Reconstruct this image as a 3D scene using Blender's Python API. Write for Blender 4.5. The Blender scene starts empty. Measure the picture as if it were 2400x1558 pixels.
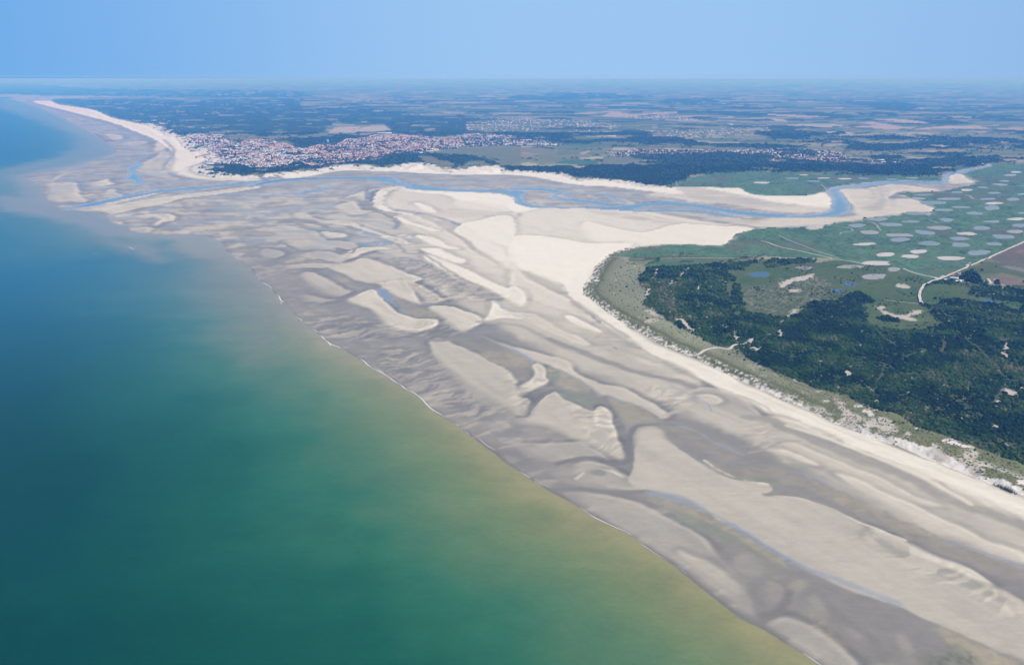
import bpy, math, random
import numpy as np

# ------------------------------------------------------------------ camera, sky, sun, exposure
FPX, CX, CY, HOR, H = 1733.0, 1200.0, 779.0, 180.0, 735.0      # focal length in photo pixels, horizon row, flying height (m)
PITCH = math.atan((CY - HOR) / FPX)
SUN_DIR = (0.78, -0.50)            # towards the sun, on the map
SUN_ELEV = math.radians(49)
scene = bpy.context.scene
C = scene.collection
cam_d = bpy.data.cameras.new('camera'); cam = bpy.data.objects.new('camera', cam_d); C.objects.link(cam)
cam.location = (0, 0, H); cam.rotation_euler = (math.pi / 2 - PITCH, 0, 0)
cam_d.sensor_width = 36; cam_d.lens = 36 * FPX / 2400; cam_d.clip_start = 5; cam_d.clip_end = 300000
scene.camera = cam

world = bpy.data.worlds.new('World'); scene.world = world; world.use_nodes = True
wn = world.node_tree; bg = wn.nodes['Background']
sky = wn.nodes.new('ShaderNodeTexSky'); sky.sky_type = 'NISHITA'; sky.sun_disc = False
sky.sun_elevation = SUN_ELEV
sky.sun_rotation = math.atan2(SUN_DIR[0], SUN_DIR[1])
sky.altitude = 700; sky.air_density = 1.15; sky.dust_density = 0.25; sky.ozone_density = 4.0
tint = wn.nodes.new('ShaderNodeMix'); tint.data_type = 'RGBA'; tint.blend_type = 'MULTIPLY'; tint.inputs[0].default_value = 1.0
tint.inputs[7].default_value = (0.85, 0.95, 1.05, 1)
wn.links.new(sky.outputs[0], tint.inputs[6])
STR = 0.085
def wmix(a, b, fac):
    m = wn.nodes.new('ShaderNodeMix'); m.data_type = 'RGBA'
    for k_, s_ in ((0, fac), (6, a), (7, b)):
        if hasattr(s_, 'is_output'): wn.links.new(s_, m.inputs[k_])
        else: m.inputs[k_].default_value = (*[c / STR for c in s_], 1)
    return m.outputs[2]
def wrange(src, a, b, c=0.0, d=1.0):
    m = wn.nodes.new('ShaderNodeMapRange'); m.interpolation_type = 'SMOOTHSTEP'
    for k_, v_ in zip((1, 2, 3, 4), (a, b, c, d)): m.inputs[k_].default_value = v_
    wn.links.new(src, m.inputs[0]); return m.outputs[0]
tc = wn.nodes.new('ShaderNodeTexCoord'); sx_ = wn.nodes.new('ShaderNodeSeparateXYZ'); wn.links.new(tc.outputs['Generated'], sx_.inputs[0])
# the hazy lower sky: milky blue, deeper over the open sea to the west
low = wmix((.115, .37, .80), (.335, .565, .885), wrange(sx_.outputs[0], -.85, .05))
low = wmix(low, (.25, .44, .78), wrange(sx_.outputs[0], .15, .95))
wn.links.new(wmix(low, tint.outputs[2], wrange(sx_.outputs[2], .10, .75)), bg.inputs[0])
bg.inputs[1].default_value = STR

sd = bpy.data.lights.new('sun', 'SUN'); sd.energy = 5.0; sd.angle = math.radians(0.53); sd.color = (1.0, 0.945, 0.90)
so = bpy.data.objects.new('sun', sd); C.objects.link(so)
_n = math.hypot(*SUN_DIR); sx, sy = SUN_DIR[0] / _n * math.cos(SUN_ELEV), SUN_DIR[1] / _n * math.cos(SUN_ELEV)
import mathutils
so.rotation_euler = mathutils.Vector((sx, sy, math.sin(SUN_ELEV))).to_track_quat('Z', 'Y').to_euler()
so.location = (0, 0, 3000)
vs = scene.view_settings; vs.view_transform = 'Standard'; vs.look = 'None'; vs.exposure = 0.0; vs.gamma = 1; vs.use_curve_mapping = False
cy = scene.cycles if hasattr(scene, 'cycles') else None
if cy:
    cy.max_bounces = 5; cy.diffuse_bounces = 2; cy.glossy_bounces = 2; cy.volume_bounces = 3; cy.transmission_bounces = 2
    cy.use_denoising = True; cy.caustics_reflective = False; cy.caustics_refractive = False
    cy.volume_step_rate = 10

HAZE_COL = (0.10, 0.39, 1.0, 1); HAZE_DENS = 6.0e-5; HAZE_G = 0.0; HAZE_ABS = (0.84, 0.70, 1, 1)

# ------------------------------------------------------------------ map helpers: a traced photo point -> metres on the ground
cp, sp = math.cos(PITCH), math.sin(PITCH)
def ground(u, v, z=0.0):
    u = np.asarray(u, float); v = np.asarray(v, float)
    a = (u - CX) / FPX; b = -(v - CY) / FPX
    dy = cp + sp * b; dz = -sp + cp * b
    t = (z - H) / dz
    return np.stack([a * t, dy * t], -1)
VIEWS = {'A': (0, 150, 3.863), 'B': (600, 150, 3.863), 'C': (1200, 150, 3.863), 'D': (1800, 150, 3.863),
         'E': (0, 450, 3.863), 'F': (600, 450, 3.863), 'G': (1200, 450, 3.863), 'H': (1800, 450, 3.863),
         'I': (900, 800, 3.0907), 'J': (1650, 800, 3.0907), 'K': (1650, 1058, 3.0907), 'L': (1200, 1058, 3.0907),
         'S': (0, 0, 1.0), 'N': (440, 310, 7.933), 'O': (740, 310, 7.933), 'Q': (2150, 600, 9.52)}
def px(view, pts):
    ox, oy, s = VIEWS[view]
    p = np.array(pts, float).reshape(-1, 2)
    return np.stack([ox + p[:, 0] / s, oy + p[:, 1] / s], -1)
def spline(p, closed, k=4):
    n = len(p)
    if n < 3: return p
    out = []
    for i in range(n if closed else n - 1):
        if closed: a, b, c, d = p[i - 1], p[i], p[(i + 1) % n], p[(i + 2) % n]
        else: a, b, c, d = p[max(i - 1, 0)], p[i], p[i + 1], p[min(i + 2, n - 1)]
        for j in range(k):
            t = j / k
            out.append(0.5 * (2 * b + (c - a) * t + (2 * a - 5 * b + 4 * c - d) * t * t + (3 * b - a - 3 * c + d) * t ** 3))
    if not closed: out.append(p[-1])
    return np.array(out)
def world_pts(view, pts, closed=True, smooth=True, k=4):
    p = px(view, pts)
    if smooth: p = spline(p, closed, k)
    p[:, 1] = np.maximum(p[:, 1], HOR + 14)
    return ground(p[:, 0], p[:, 1])

# ------------------------------------------------------------------ noise
def _hash(ix, iy, seed):
    h = (ix.astype(np.int64) * 374761393 + iy.astype(np.int64) * 668265263 + seed * 974634777) & 0xffffffff
    h = ((h ^ (h >> 13)) * 1274126177) & 0xffffffff
    return ((h ^ (h >> 16)) & 0xffff).astype(np.float32) / 65535.0
def vnoise(x, y, seed=0):
    ix = np.floor(x); iy = np.floor(y); fx = (x - ix).astype(np.float32); fy = (y - iy).astype(np.float32)
    fx = fx * fx * (3 - 2 * fx); fy = fy * fy * (3 - 2 * fy)
    ix = ix.astype(np.int64); iy = iy.astype(np.int64)
    a = _hash(ix, iy, seed); b = _hash(ix + 1, iy, seed); c = _hash(ix, iy + 1, seed); d = _hash(ix + 1, iy + 1, seed)
    return (a + (b - a) * fx) * (1 - fy) + (c + (d - c) * fx) * fy
def fbm(x, y, scale, octv=4, seed=0, gain=0.5):
    s = 0; amp = 1; tot = 0; f = 1.0 / scale
    for o in range(octv):
        s = s + amp * vnoise(x * f + 17.3 * o, y * f - 9.1 * o, seed + o * 31); tot += amp; amp *= gain; f *= 2.03
    return s / tot
def sstep(a, b, x):
    t = np.clip((x - a) / (b - a + 1e-9), 0, 1); return t * t * (3 - 2 * t)

# ------------------------------------------------------------------ survey grid: rows of constant distance, finer nearby
def build_grid(nc, vs_rows, smax):
    Yr = ground(np.full(len(vs_rows), CX), vs_rows)[:, 1]
    depth = Yr * cp + H * sp
    s = np.linspace(-smax, smax, nc)
    X = depth[:, None] * s[None, :]
    Y = np.repeat(Yr[:, None], nc, 1)
    return X, Y
rows = np.concatenate([np.linspace(1720, 420, 560), np.linspace(420, 215, 125)[1:], np.linspace(215, 184.2, 30)[1:]])
GX, GY = build_grid(1080, rows, 0.82)
NR, NC = GX.shape
YR = GY[:, 0]
# ragged natural outlines: measure against slightly wandering coordinates
wa = np.clip(GY * 0.0035, 3, 25)
WX = GX + (fbm(GX, GY, 60, 3, 5) - 0.5) * wa * 2.0
WY = GY + (fbm(GX, GY, 60, 3, 9) - 0.5) * wa * 2.0

class Patch:
    """signed distance (m, + inside) to an outline, or distance to a line, for the grid points near it"""
    def __init__(s, poly, margin, closed=True, X=None, Y=None):
        X = WX if X is None else X; Y = WY if Y is None else Y
        x0, y0 = poly.min(0) - margin; x1, y1 = poly.max(0) + margin
        r = np.where((YR > y0 - 40) & (YR < y1 + 40))[0] if X.shape == GX.shape else np.arange(X.shape[0])
        if len(r) == 0: s.idx = (np.zeros(0, int), np.zeros(0, int)); s.d = np.zeros(0); s.x = s.y = s.d; return
        r0, r1 = r[0], r[-1] + 1
        sub = (X[r0:r1] > x0) & (X[r0:r1] < x1) & (Y[r0:r1] > y0) & (Y[r0:r1] < y1)
        ii, jj = np.nonzero(sub); ii = ii + r0
        s.idx = (ii, jj); x = X[ii, jj]; y = Y[ii, jj]; s.x, s.y = x, y
        d2 = np.full(x.shape, 1e18); inside = np.zeros(x.shape, bool)
        n = len(poly)
        for k in range(n if closed else n - 1):
            ax, ay = poly[k]; bx, by = poly[(k + 1) % n]
            ex, ey = bx - ax, by - ay; L = ex * ex + ey * ey + 1e-9
            t = np.clip(((x - ax) * ex + (y - ay) * ey) / L, 0, 1)
            qx = x - ax - t * ex; qy = y - ay - t * ey
            np.minimum(d2, qx * qx + qy * qy, out=d2)
            if closed and (ay > by) != (ay == by):
                pass
            if closed and ay != by:
                c = ((ay > y) != (by > y)) & (x < (bx - ax) * (y - ay) / (by - ay) + ax)
                inside ^= c
        s.d = np.sqrt(d2)
        if closed: s.d = np.where(inside, s.d, -s.d)
# ------------------------------------------------------------------ outlines traced from the photograph
SANDALL = [2900,1440, 2700,1320, 2520,1225, 2400,1167, 2368,1161, 2329,1143, 2284,1124, 2249,1109, 2187,1086, 2158,1075, 2119,1054, 2080,1041, 2038,1028,
 1986,1005, 1948,991, 1909,971, 1860,952, 1812,929, 1747,900, 1692,874, 1650,852, 1601,833, 1562,815, 1511,787, 1472,766, 1433,742, 1392,711, 1371,693,
 1364,680, 1381,657, 1397,626, 1420,604, 1446,591, 1480,582, 1537,577, 1583,574, 1687,577, 1710,564, 1722,553, 1740,545, 1770,539, 1800,536, 1852,535, 1924,530,
 1968,522, 2020,519, 2033,511, 2098,508, 2118,499, 2150,498, 2168,503, 2180,505, 2188,491, 2172,479, 2160,473, 2131,463, 2098,455, 2136,452, 2204,449, 2225,445, 2287,431,
 2275,418, 2256,409, 2292,397, 2323,389, 2318,386, 2292,393, 2250,400, 2214,409, 2210,421, 2190,426, 2111,424, 2020,430, 1986,435, 1945,441, 1935,448, 1920,453, 1896,459, 1860,461,
 1800,460, 1764,457, 1745,450, 1731,442, 1702,441, 1660,440, 1588,440, 1560,442, 1523,441, 1459,430, 1433,427, 1400,425, 1385,422, 1345,424, 1325,418, 1303,410, 1260,408, 1200,405, 1177,409,
 1164,397, 1130,398, 1071,405, 1040,406, 1004,398, 973,390, 957,392, 930,398, 869,399, 812,394, 789,401, 733,407, 678,412, 640,416, 600,419, 550,420, 507,418, 480,412, 456,405, 449,399,
 450,393, 470,387, 484,384, 476,368, 466,357, 455,352, 440,350, 432,349, 425,335, 414,326, 391,321, 370,309, 349,298, 305,285, 264,277, 250,270, 220,259, 180,252, 140,246, 124,240, 122,235, 135,232,
 200,230, 280,229, 300,228, 280,227, 150,226, 60,224, 0,222, -300,222, -900,221, -1500,1900, 3300,1900]
SEA = [3000,2250, 2600,2040, 2200,1800, 1990,1620, 1921,1558, 1815,1492, 1776,1470, 1740,1452, 1654,1387, 1606,1348, 1573,1321, 1524,1290, 1462,1245, 1400,1215, 1341,1180, 1301,1158,
 1261,1134, 1232,1116, 1200,1094, 1166,1068, 1139,1049, 1099,1018, 1059,993, 1030,972, 993,943, 953,915, 923,892, 890,873, 857,852, 833,836, 800,818, 776,807, 760,795, 738,778, 706,751, 680,725,
 666,711, 640,684, 630,670, 610,656, 590,632, 575,618, 552,604, 536,592, 525,575, 505,562, 480,552, 450,548, 410,552, 380,552, 350,547, 320,545, 296,532, 262,520, 240,500, 205,497, 170,492,
 140,487, 118,476, 104,452, 98,436, 80,430, 62,416, 85,405, 120,399, 165,391, 207,381, 235,372, 262,364, 272,355, 262,343, 246,331, 232,322, 220,316, 200,304, 181,295, 155,280, 129,266, 104,256, 78,248, 45,236, 20,231,
 0,227, -400,226, -1000,226, -2500,2250]
# sandbars: (view, dryness 0..1, edge softness m, strength, outline)
BARS = [
 # the lower beach between the two runnels
 ('S', .66, 30, .95, [900,470, 1080,560, 1240,660, 1340,760, 1500,840, 1700,930, 1900,1020, 2150,1120, 2400,1230, 2700,1380, 2700,1480, 2400,1350, 2100,1230, 1900,1120, 1700,1020, 1500,930, 1350,870, 1200,790, 1050,700, 960,640, 850,560]),
 ('S', .77, 28, .9, [960,500, 1100,540, 1200,600, 1300,650, 1350,710, 1450,790, 1600,870, 1640,905, 1560,885, 1400,815, 1300,765, 1190,700, 1090,635, 1000,570]),
 # big dry bank
 ('S', .86, 14, 1, [905,455, 934,437, 957,443, 990,448, 1090,452, 1150,455, 1200,463, 1206,478, 1240,488, 1262,489, 1380,489, 1500,496, 1600,512, 1700,528, 1770,539, 1760,600, 1480,640, 1420,700, 1500,790, 1700,900, 1900,1000, 2150,1090, 2400,1180, 2600,1280,
   2600,1330, 2400,1232, 2250,1180, 2100,1105, 1950,1035, 1800,975, 1700,925, 1640,890, 1560,850, 1500,815, 1450,785, 1400,740, 1345,700, 1318,672, 1290,650, 1240,620, 1190,585, 1120,550, 1060,520, 990,500, 930,492, 885,482, 880,465]),
 ('F', .78, 25, .9, [1190,0, 1500,0, 1900,20, 2318,60, 2318,230, 1900,220, 1500,190, 1300,160, 1180,100]),
 ('F', .74, 18, .8, [1500,195, 1800,175, 2318,200, 2318,240, 2000,250, 1700,240]),
 ('F', .84, 20, .8, [1300,180, 1500,240, 1700,340, 1850,440, 2000,560, 2150,650, 2318,760, 2318,830, 2100,740, 1900,640, 1800,540, 1640,440, 1500,380, 1300,280]),
 ('G', .83, 22, .9, [0,690, 150,790, 300,880, 480,960, 560,1030, 760,1170, 700,1180, 560,1110, 400,1060, 250,1010, 110,950, 0,880]),
 ('G', .74, 22, .9, [640,1330, 850,1360, 650,1345, 1000,1350]),
 ('C', .70, 22, .9, [650,1335, 1000,1350, 1500,1440, 1760,1480, 1500,1470, 1100,1430, 850,1390]),
 ('C', .70, 18, .7, [1200,1340, 1600,1380, 2000,1450, 2318,1480, 2318,1440, 1900,1390, 1500,1345]),
 ('B', 1., 12, .9, [1300,1112, 1380,1137, 1500,1150, 1900,1165, 2150,1178, 2318,1220, 2318,1320, 2150,1310, 1950,1260, 1800,1230, 1700,1190, 1500,1175, 1380,1155]),
 ('B', .90, 14, .8, [1790,1250, 2000,1240, 2318,1290, 2318,1340, 2100,1340, 1850,1320]),
 ('C', 1., 8, 1, [0,1195, 25,1240, 30,1265, 150,1300, 240,1312, 180,1330, 90,1350, 0,1345]),
 ('F', .97, 12, .9, [1850,300, 2000,270, 2318,240, 2318,700, 2150,620, 2000,520, 1900,430, 1800,370]),
 ('G', 1., 12, 1, [0,430, 230,405, 560,450, 700,475, 1080,470, 1060,510, 950,545, 850,600, 760,680, 680,800, 640,890, 640,960, 560,980, 450,880, 300,800, 150,740, 0,680]),
 ('G', .95, 14, .9, [650,280, 900,330, 1200,375, 1500,300, 1800,310, 2200,345, 2050,380, 1980,450, 1880,490, 1600,478, 1300,488, 1080,515, 1080,470, 700,440]),
 # beach along the dunes
 ('S', .97, 12, 1, [1364,680, 1371,693, 1392,711, 1433,742, 1472,766, 1511,787, 1562,815, 1601,833, 1650,852, 1692,874, 1747,900, 1812,929, 1860,952, 1909,971, 1986,1005, 2080,1041, 2187,1086, 2284,1124, 2400,1167, 2520,1225, 2700,1320, 2700,1390,
    2520,1290, 2400,1222, 2280,1172, 2180,1120, 2060,1075, 1950,1030, 1830,980, 1720,925, 1640,893, 1560,852, 1500,820, 1440,786, 1390,745, 1345,712, 1330,690, 1340,660, 1360,640]),
 # F view
 ('F', .70, 8, 1, [340,200, 440,190, 520,240, 640,262, 840,265, 960,320, 1180,400, 1330,440, 1400,480, 1250,470, 1100,400, 900,330, 760,300, 600,290, 520,262, 400,250, 330,235]),
 ('F', .58, 14, 1, [100,340, 240,310, 420,340, 560,370, 620,440, 780,450, 930,490, 840,530, 740,510, 620,525, 400,530, 250,460, 200,400]),
 ('F', .72, 5, 1, [580,365, 700,370, 830,400, 760,420, 650,410]),
 ('F', .60, 8, .9, [400,280, 560,310, 620,330, 480,320]),
 ('F', .76, 5, 1, [760,580, 900,520, 1050,505, 1230,520, 1100,532, 960,560, 860,610, 790,640, 700,645, 740,610]),
 ('F', .46, 10, 1, [30,540, 120,515, 260,560, 180,600, 60,590]),
 ('F', .56, 8, 1, [400,590, 470,545, 640,540, 780,590, 740,630, 560,620]),
 ('F', .62, 12, .9, [600,240, 760,200, 900,240, 1150,260, 1400,330, 1600,420, 1500,440, 1300,400, 1100,350, 900,290, 700,260]),
 ('F', .72, 7, 1, [640,655, 820,640, 920,612, 1000,598, 1130,650, 1340,730, 1500,790, 1420,825, 1200,810, 1130,840, 1000,830, 860,790, 700,725, 600,685]),
 ('F', .60, 10, .9, [270,670, 400,655, 640,655, 620,690, 500,690, 350,690]),
 ('F', .74, 6, 1, [1110,835, 1300,810, 1400,850, 1450,930, 1485,1015, 1430,1010, 1300,960, 1190,905]),
 ('F', .62, 10, .9, [1330,800, 1500,850, 1640,940, 1700,1000, 1500,1015, 1480,960, 1400,860]),
 ('F', .56, 18, 1, [400,745, 500,730, 640,790, 780,870, 860,900, 760,950, 620,910, 460,840]),
 ('F', .50, 14, .9, [300,930, 450,930, 650,970, 780,975, 640,1003, 500,995]),
 ('F', .76, 7, 1, [820,990, 900,940, 1020,890, 1085,900, 1180,1000, 1300,1100, 1440,1150, 1640,1160, 1600,1240, 1400,1270, 1200,1225, 1090,1130, 1020,1060]),
 ('F', .76, 9, 1, [1550,1045, 1750,1040, 1900,1085, 2060,1160, 1990,1225, 1900,1280, 1780,1240, 1650,1130]),
 ('F', .92, 6, 1, [2140,990, 2220,1060, 2400,1120, 2400,1160, 2250,1150, 2150,1165, 1990,1215, 2060,1160, 2110,1100]),
 ('F', .96, 8, 1, [1500,570, 1640,600, 1800,660, 2000,760, 2200,850, 2340,915, 2450,990, 2400,1050, 2280,1000, 2150,920, 2050,860, 1850,800, 1700,720, 1580,650]),
 ('F', .97, 6, 1, [1490,520, 1640,520, 1760,570, 1880,620, 1890,655, 1810,655, 1650,600, 1540,560]),
 ('F', .95, 6, 1, [1450,400, 1600,420, 1750,500, 1850,520, 1740,530, 1560,480]),
 ('F', .95, 6, 1, [1060,80, 1110,0, 1190,0, 1140,60, 1140,120, 1290,190, 1420,205, 1380,215, 1200,190, 1080,150]),
 ('F', .96, 5, 1, [1200,230, 1300,240, 1460,300, 1660,355, 1600,362, 1400,305, 1280,265]),
 ('F', .97, 5, 1, [1430,110, 1500,110, 1640,190, 1540,183]),
 ('F', .68, 9, 1, [710,140, 860,90, 900,100, 960,170, 1040,180, 900,220, 780,200]),
 ('F', .82, 5, .9, [800,60, 960,10, 1000,60, 990,85, 930,50]),
 ('F', .38, 16, .9, [1250,600, 1500,620, 1640,700, 1850,820, 2050,880, 2250,960, 2220,1000, 2000,975, 1850,930, 1750,880, 1650,850, 1500,790, 1340,725, 1150,650]),
 ('F', .50, 10, .9, [1520,540, 1620,590, 1760,640, 1890,665, 1930,700, 1800,670, 1650,620]),  # shadow under the pale bar above, painted as darker sand
 # I view
 ('I', .60, 13, 1, [330,20, 400,-20, 500,20, 650,80, 800,160, 900,220, 960,290, 960,400, 1060,420, 1035,500, 1000,545, 940,545, 880,490, 760,440, 620,370, 480,250, 380,150]),
 ('I', .70, 7, 1, [1060,190, 1110,165, 1170,200, 1165,260, 1190,300, 1050,370, 980,430, 900,420, 930,350, 1000,310, 1080,260]),
 ('I', .66, 9, 1, [700,-40, 850,20, 1000,60, 1200,110, 1320,150, 1400,230, 1560,310, 1750,350, 1880,420, 2060,530, 2000,560, 1850,480, 1700,430, 1620,400, 1540,395, 1480,330, 1350,250, 1200,185, 1090,160, 1000,100, 880,50]),
 ('I', .64, 8, 1, [1230,370, 1300,420, 1420,480, 1500,510, 1560,480, 1640,520, 1690,680, 1735,800, 1730,855, 1640,850, 1500,770, 1380,720, 1250,650, 1120,615, 960,590, 1040,530, 1130,430]),
 ('I', .68, 7, .9, [1510,500, 1590,480, 1660,560, 1690,660, 1700,740, 1640,760, 1560,700, 1530,600]),
 ('I', .46, 10, .9, [870,760, 1000,740, 1200,740, 1400,730, 1500,770, 1640,860, 1500,850, 1300,860, 1150,880, 1000,820]),
 ('I', .42, 9, .9, [730,620, 800,590, 880,620, 860,660, 780,660]),
 ('I', .48, 8, .9, [1370,900, 1500,870, 1640,900, 1760,980, 1880,1040, 1800,1080, 1600,1060, 1450,1020, 1380,960]),
 ('I', .28, 7, .9, [1440,950, 1540,925, 1610,950, 1590,980, 1500,975]),
 ('I', .74, 4, .9, [1590,930, 1660,940, 1730,990, 1680,975]),
 ('I', .40, 6, .9, [1120,1010, 1200,1000, 1230,1050, 1180,1055]),
 ('I', .40, 6, .9, [1050,945, 1130,945, 1140,965, 1070,970]),
 ('I', .38, 10, .8, [840,810, 940,830, 970,880, 900,870]),
 # foreground bars
 ('S', .62, 7, 1, [1486,1030, 1492,1010, 1515,1001, 1553,1007, 1560,1026, 1586,1052, 1650,1090, 1715,1123, 1792,1134, 1810,1150, 1795,1163, 1850,1166, 1909,1178, 1974,1207, 2038,1239, 2119,1268, 2200,1304, 2265,1330, 2330,1369, 2400,1408,
    2600,1520, 2600,1700, 2400,1558, 2330,1524, 2265,1495, 2184,1462, 2103,1424, 2038,1404, 1974,1382, 1925,1359, 1876,1330, 1812,1291, 1747,1252, 1682,1220, 1650,1196, 1588,1168, 1523,1149, 1491,1146, 1470,1125, 1480,1100]),
 ('L', .45, 9, 1, [330,285, 450,280, 700,320, 900,370, 1050,440, 1250,550, 1400,640, 1480,720, 1600,850, 1700,960, 1750,1190, 1680,1150, 1560,1060, 1400,960, 1200,800, 900,640, 700,510, 500,370]),
 ('L', .56, 12, .8, [1200,720, 1350,770, 1500,850, 1640,960, 1660,1030, 1560,1010, 1420,920, 1260,800]),
 ('K', .27, 14, .9, [250,640, 600,830, 900,950, 1200,1080, 1450,1170, 1700,1300, 1900,1400, 1700,1560, 1000,1560, 850,1300, 560,1190, 400,1230, 250,1100, 150,900, 0,760]),
 ('K', .44, 8, 1, [430,1240, 560,1195, 650,1210, 850,1300, 1000,1420, 1120,1560, 1000,1700, 880,1560, 700,1420, 560,1330]),
 ('K', .38, 8, .8, [420,960, 460,920, 560,960, 590,1010, 560,1090, 490,1130, 420,1050]),
 ('K', .38, 10, .8, [760,1060, 850,1040, 920,1120, 900,1190, 820,1200, 740,1140]),
 ('K', .38, 10, .8, [620,950, 700,920, 760,960, 720,1000, 660,1100, 600,1130, 570,1120, 640,1020]),
 ('K', .38, 9, .8, [1000,1280, 1130,1250, 1180,1320, 1160,1400, 1060,1390]),
 ('K', .38, 9, .8, [1370,1330, 1430,1310, 1500,1400, 1560,1560, 1460,1560, 1400,1440]),
 ('K', .40, 12, .8, [150,820, 300,720, 430,800, 440,900, 330,930, 200,900]),
 # J view
 ('J', .50, 9, 1, [0,345, 150,370, 300,440, 430,570, 360,600, 200,560, 60,500, -60,480, -160,400]),
 ('J', .68, 9, 1, [-60,400, 60,400, 130,440, 60,470, -40,450]),
 ('J', .80, 8, .9, [450,790, 600,795, 760,860, 840,910, 760,900, 600,850]),
 ('J', .72, 12, .9, [560,740, 700,760, 900,850, 1100,930, 1300,1010, 1500,1120, 1700,1200, 1500,1180, 1250,1090, 1000,990, 800,880, 640,800]),
 ('J', .78, 9, .9, [930,960, 1100,1000, 1300,1110, 1500,1190, 1700,1290, 1900,1370, 2050,1460, 2200,1500, 2318,1560, 2318,1620, 2100,1560, 1850,1450, 1600,1340, 1350,1220, 1100,1080]),
 ('J', .80, 8, .9, [430,555, 560,560, 700,610, 900,700, 1150,800, 1000,770, 800,700, 600,620, 480,590]),
 ('J', .62, 10, .8, [1680,1040, 1900,1110, 2100,1220, 2250,1300, 2100,1275, 1900,1205, 1780,1125]),
 ('K', .50, 14, .9, [1170,600, 1300,620, 1500,720, 1700,800, 1900,880, 2100,1000, 2318,1110, 2318,1260, 2150,1150, 1950,1050, 1750,960, 1500,880, 1350,780, 1220,700]),
 ('K', .72, 8, .9, [1190,560, 1300,580, 1500,690, 1700,780, 1900,850, 2080,960, 1950,930, 1750,850, 1500,760, 1300,660]),
 # G view beach detail
 ('G', .90, 10, .9, [0,870, 90,900, 135,960, 90,1000, 0,1000, -100,950]),
 ('G', .88, 7, 1, [480,1140, 560,1140, 700,1220, 805,1272, 760,1290, 620,1240]),
 ('G', .55, 8, .8, [750,1190, 900,1250, 1050,1340, 1080,1380, 950,1350, 850,1300]),
 ('G', .52, 8, .8, [560,1270, 700,1280, 760,1310, 650,1330]),
 ('G', .78, 9, .8, [0,1100, 200,1115, 330,1180, 480,1260, 640,1330, 700,1400, 560,1380, 400,1310, 230,1230, 100,1180, 0,1160]),
 # estuary mouth
 ('A', .62, 10, 1, [430,1085, 560,1078, 700,1075, 700,1110, 720,1160, 740,1200, 800,1238, 760,1255, 620,1250, 490,1245, 460,1180]),
 ('A', .72, 14, 1, [800,1100, 860,1070, 980,1045, 985,1075, 1060,1090, 980,1100, 900,1112]),
 ('A', .60, 12, 1, [935,1200, 980,1140, 1030,1140, 1060,1175, 1140,1200, 1060,1222]),
 ('A', .72, 10, 1, [690,1312, 800,1290, 1000,1245, 1300,1190, 1500,1152, 1420,1185, 1150,1245, 900,1300]),
 ('A', .72, 10, 1, [800,1312, 1100,1265, 1400,1225, 1650,1190, 2000,1150, 2318,1112, 2318,1135, 1950,1190, 1640,1225, 1500,1265, 1250,1310, 1080,1350, 960,1385, 1000,1350, 900,1335]),
 ('A', .70, 8, 1, [1170,1385, 1350,1362, 1530,1360, 1580,1390, 1570,1425, 1480,1432, 1420,1465, 1370,1455, 1460,1410, 1400,1390, 1300,1400]),
 ('A', .52, 10, 1, [1170,1485, 1370,1478, 1340,1530, 1220,1530]),
 ('A', .62, 8, .8, [1000,1425, 1100,1430, 1110,1450, 1050,1450]),
 ('A', .60, 18, 1, [880,635, 1000,640, 1100,650, 1100,680, 1010,690, 950,680]),
 ('A', .60, 25, 1, [1230,960, 1290,900, 1400,850, 1480,780, 1560,850, 1520,960, 1560,1030, 1720,1050, 1500,1040, 1300,1000]),
 ('A', .92, 25, 1, [300,345, 460,340, 540,372, 850,420, 1020,490, 1350,570, 1510,660, 1600,680, 1680,770, 1800,800, 1860,880, 1740,940, 1760,980, 1960,1035, 2318,1042, 2318,1060, 2000,1062, 1700,1040, 1560,1000, 1500,950, 1560,850,
    1500,760, 1400,690, 1200,605, 1000,530, 600,425]),
 ('A', .74, 20, .8, [1430,700, 1500,760, 1440,800, 1370,820, 1400,770]),
 ('A', .62, 20, .8, [1100,720, 1290,700, 1330,720, 1180,745]),
 # north bank
 ('S', .97, 8, 1, [660,414, 733,407, 789,401, 812,394, 869,399, 957,392, 1004,398, 1071,405, 1164,397, 1177,409, 1200,405, 1303,410, 1345,424, 1385,424, 1433,427, 1523,441, 1588,440, 1702,441, 1731,442, 1764,457, 1800,460, 1896,459, 1930,452, 1948,470, 1940,490,
    1900,487, 1860,480, 1800,477, 1740,465, 1650,462, 1560,455, 1450,441, 1390,438, 1330,432, 1290,424, 1250,416, 1200,412, 1120,411, 1040,410, 960,406, 880,402, 800,402, 740,412, 680,420]),
 ('S', .78, 12, .9, [1560,455, 1700,463, 1800,475, 1900,484, 1945,488, 1900,500, 1800,497, 1700,480, 1600,470, 1520,458]),
 ('C', .68, 10, .9, [650,1195, 850,1195, 1000,1240, 1150,1270, 1000,1275, 880,1215]),
 ('C', .62, 10, .8, [1520,1100, 2318,1240, 2318,1290, 1900,1260, 1600,1220]),
 ('B', .66, 12, .9, [790,1225, 900,1190, 1000,1150, 1200,1115, 1210,1125, 1050,1160, 900,1215]),
 ('B', .80, 8, .9, [1060,1290, 1080,1220, 1110,1160, 1180,1130, 1290,1112, 1230,1150, 1160,1200, 1140,1290]),
 ('B', .62, 8, .9, [890,1190, 980,1190, 1000,1240, 940,1240]),
 ('D', .76, 14, 1, [650,1145, 900,1130, 1100,1095, 1300,1110, 1550,1150, 1400,1160, 1180,1165, 1100,1230, 1300,1230, 1450,1290, 1500,1340, 1200,1360, 1000,1390, 850,1420, 600,1450, 300,1480, 0,1490, -200,1470, 0,1400, 500,1395, 760,1380, 760,1300, 700,1210]),
 ('D', .50, 14, .8, [960,1120, 1020,1130, 1060,1180, 1090,1260, 1060,1330, 900,1340, 850,1300, 960,1260, 1000,1200]),
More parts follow.
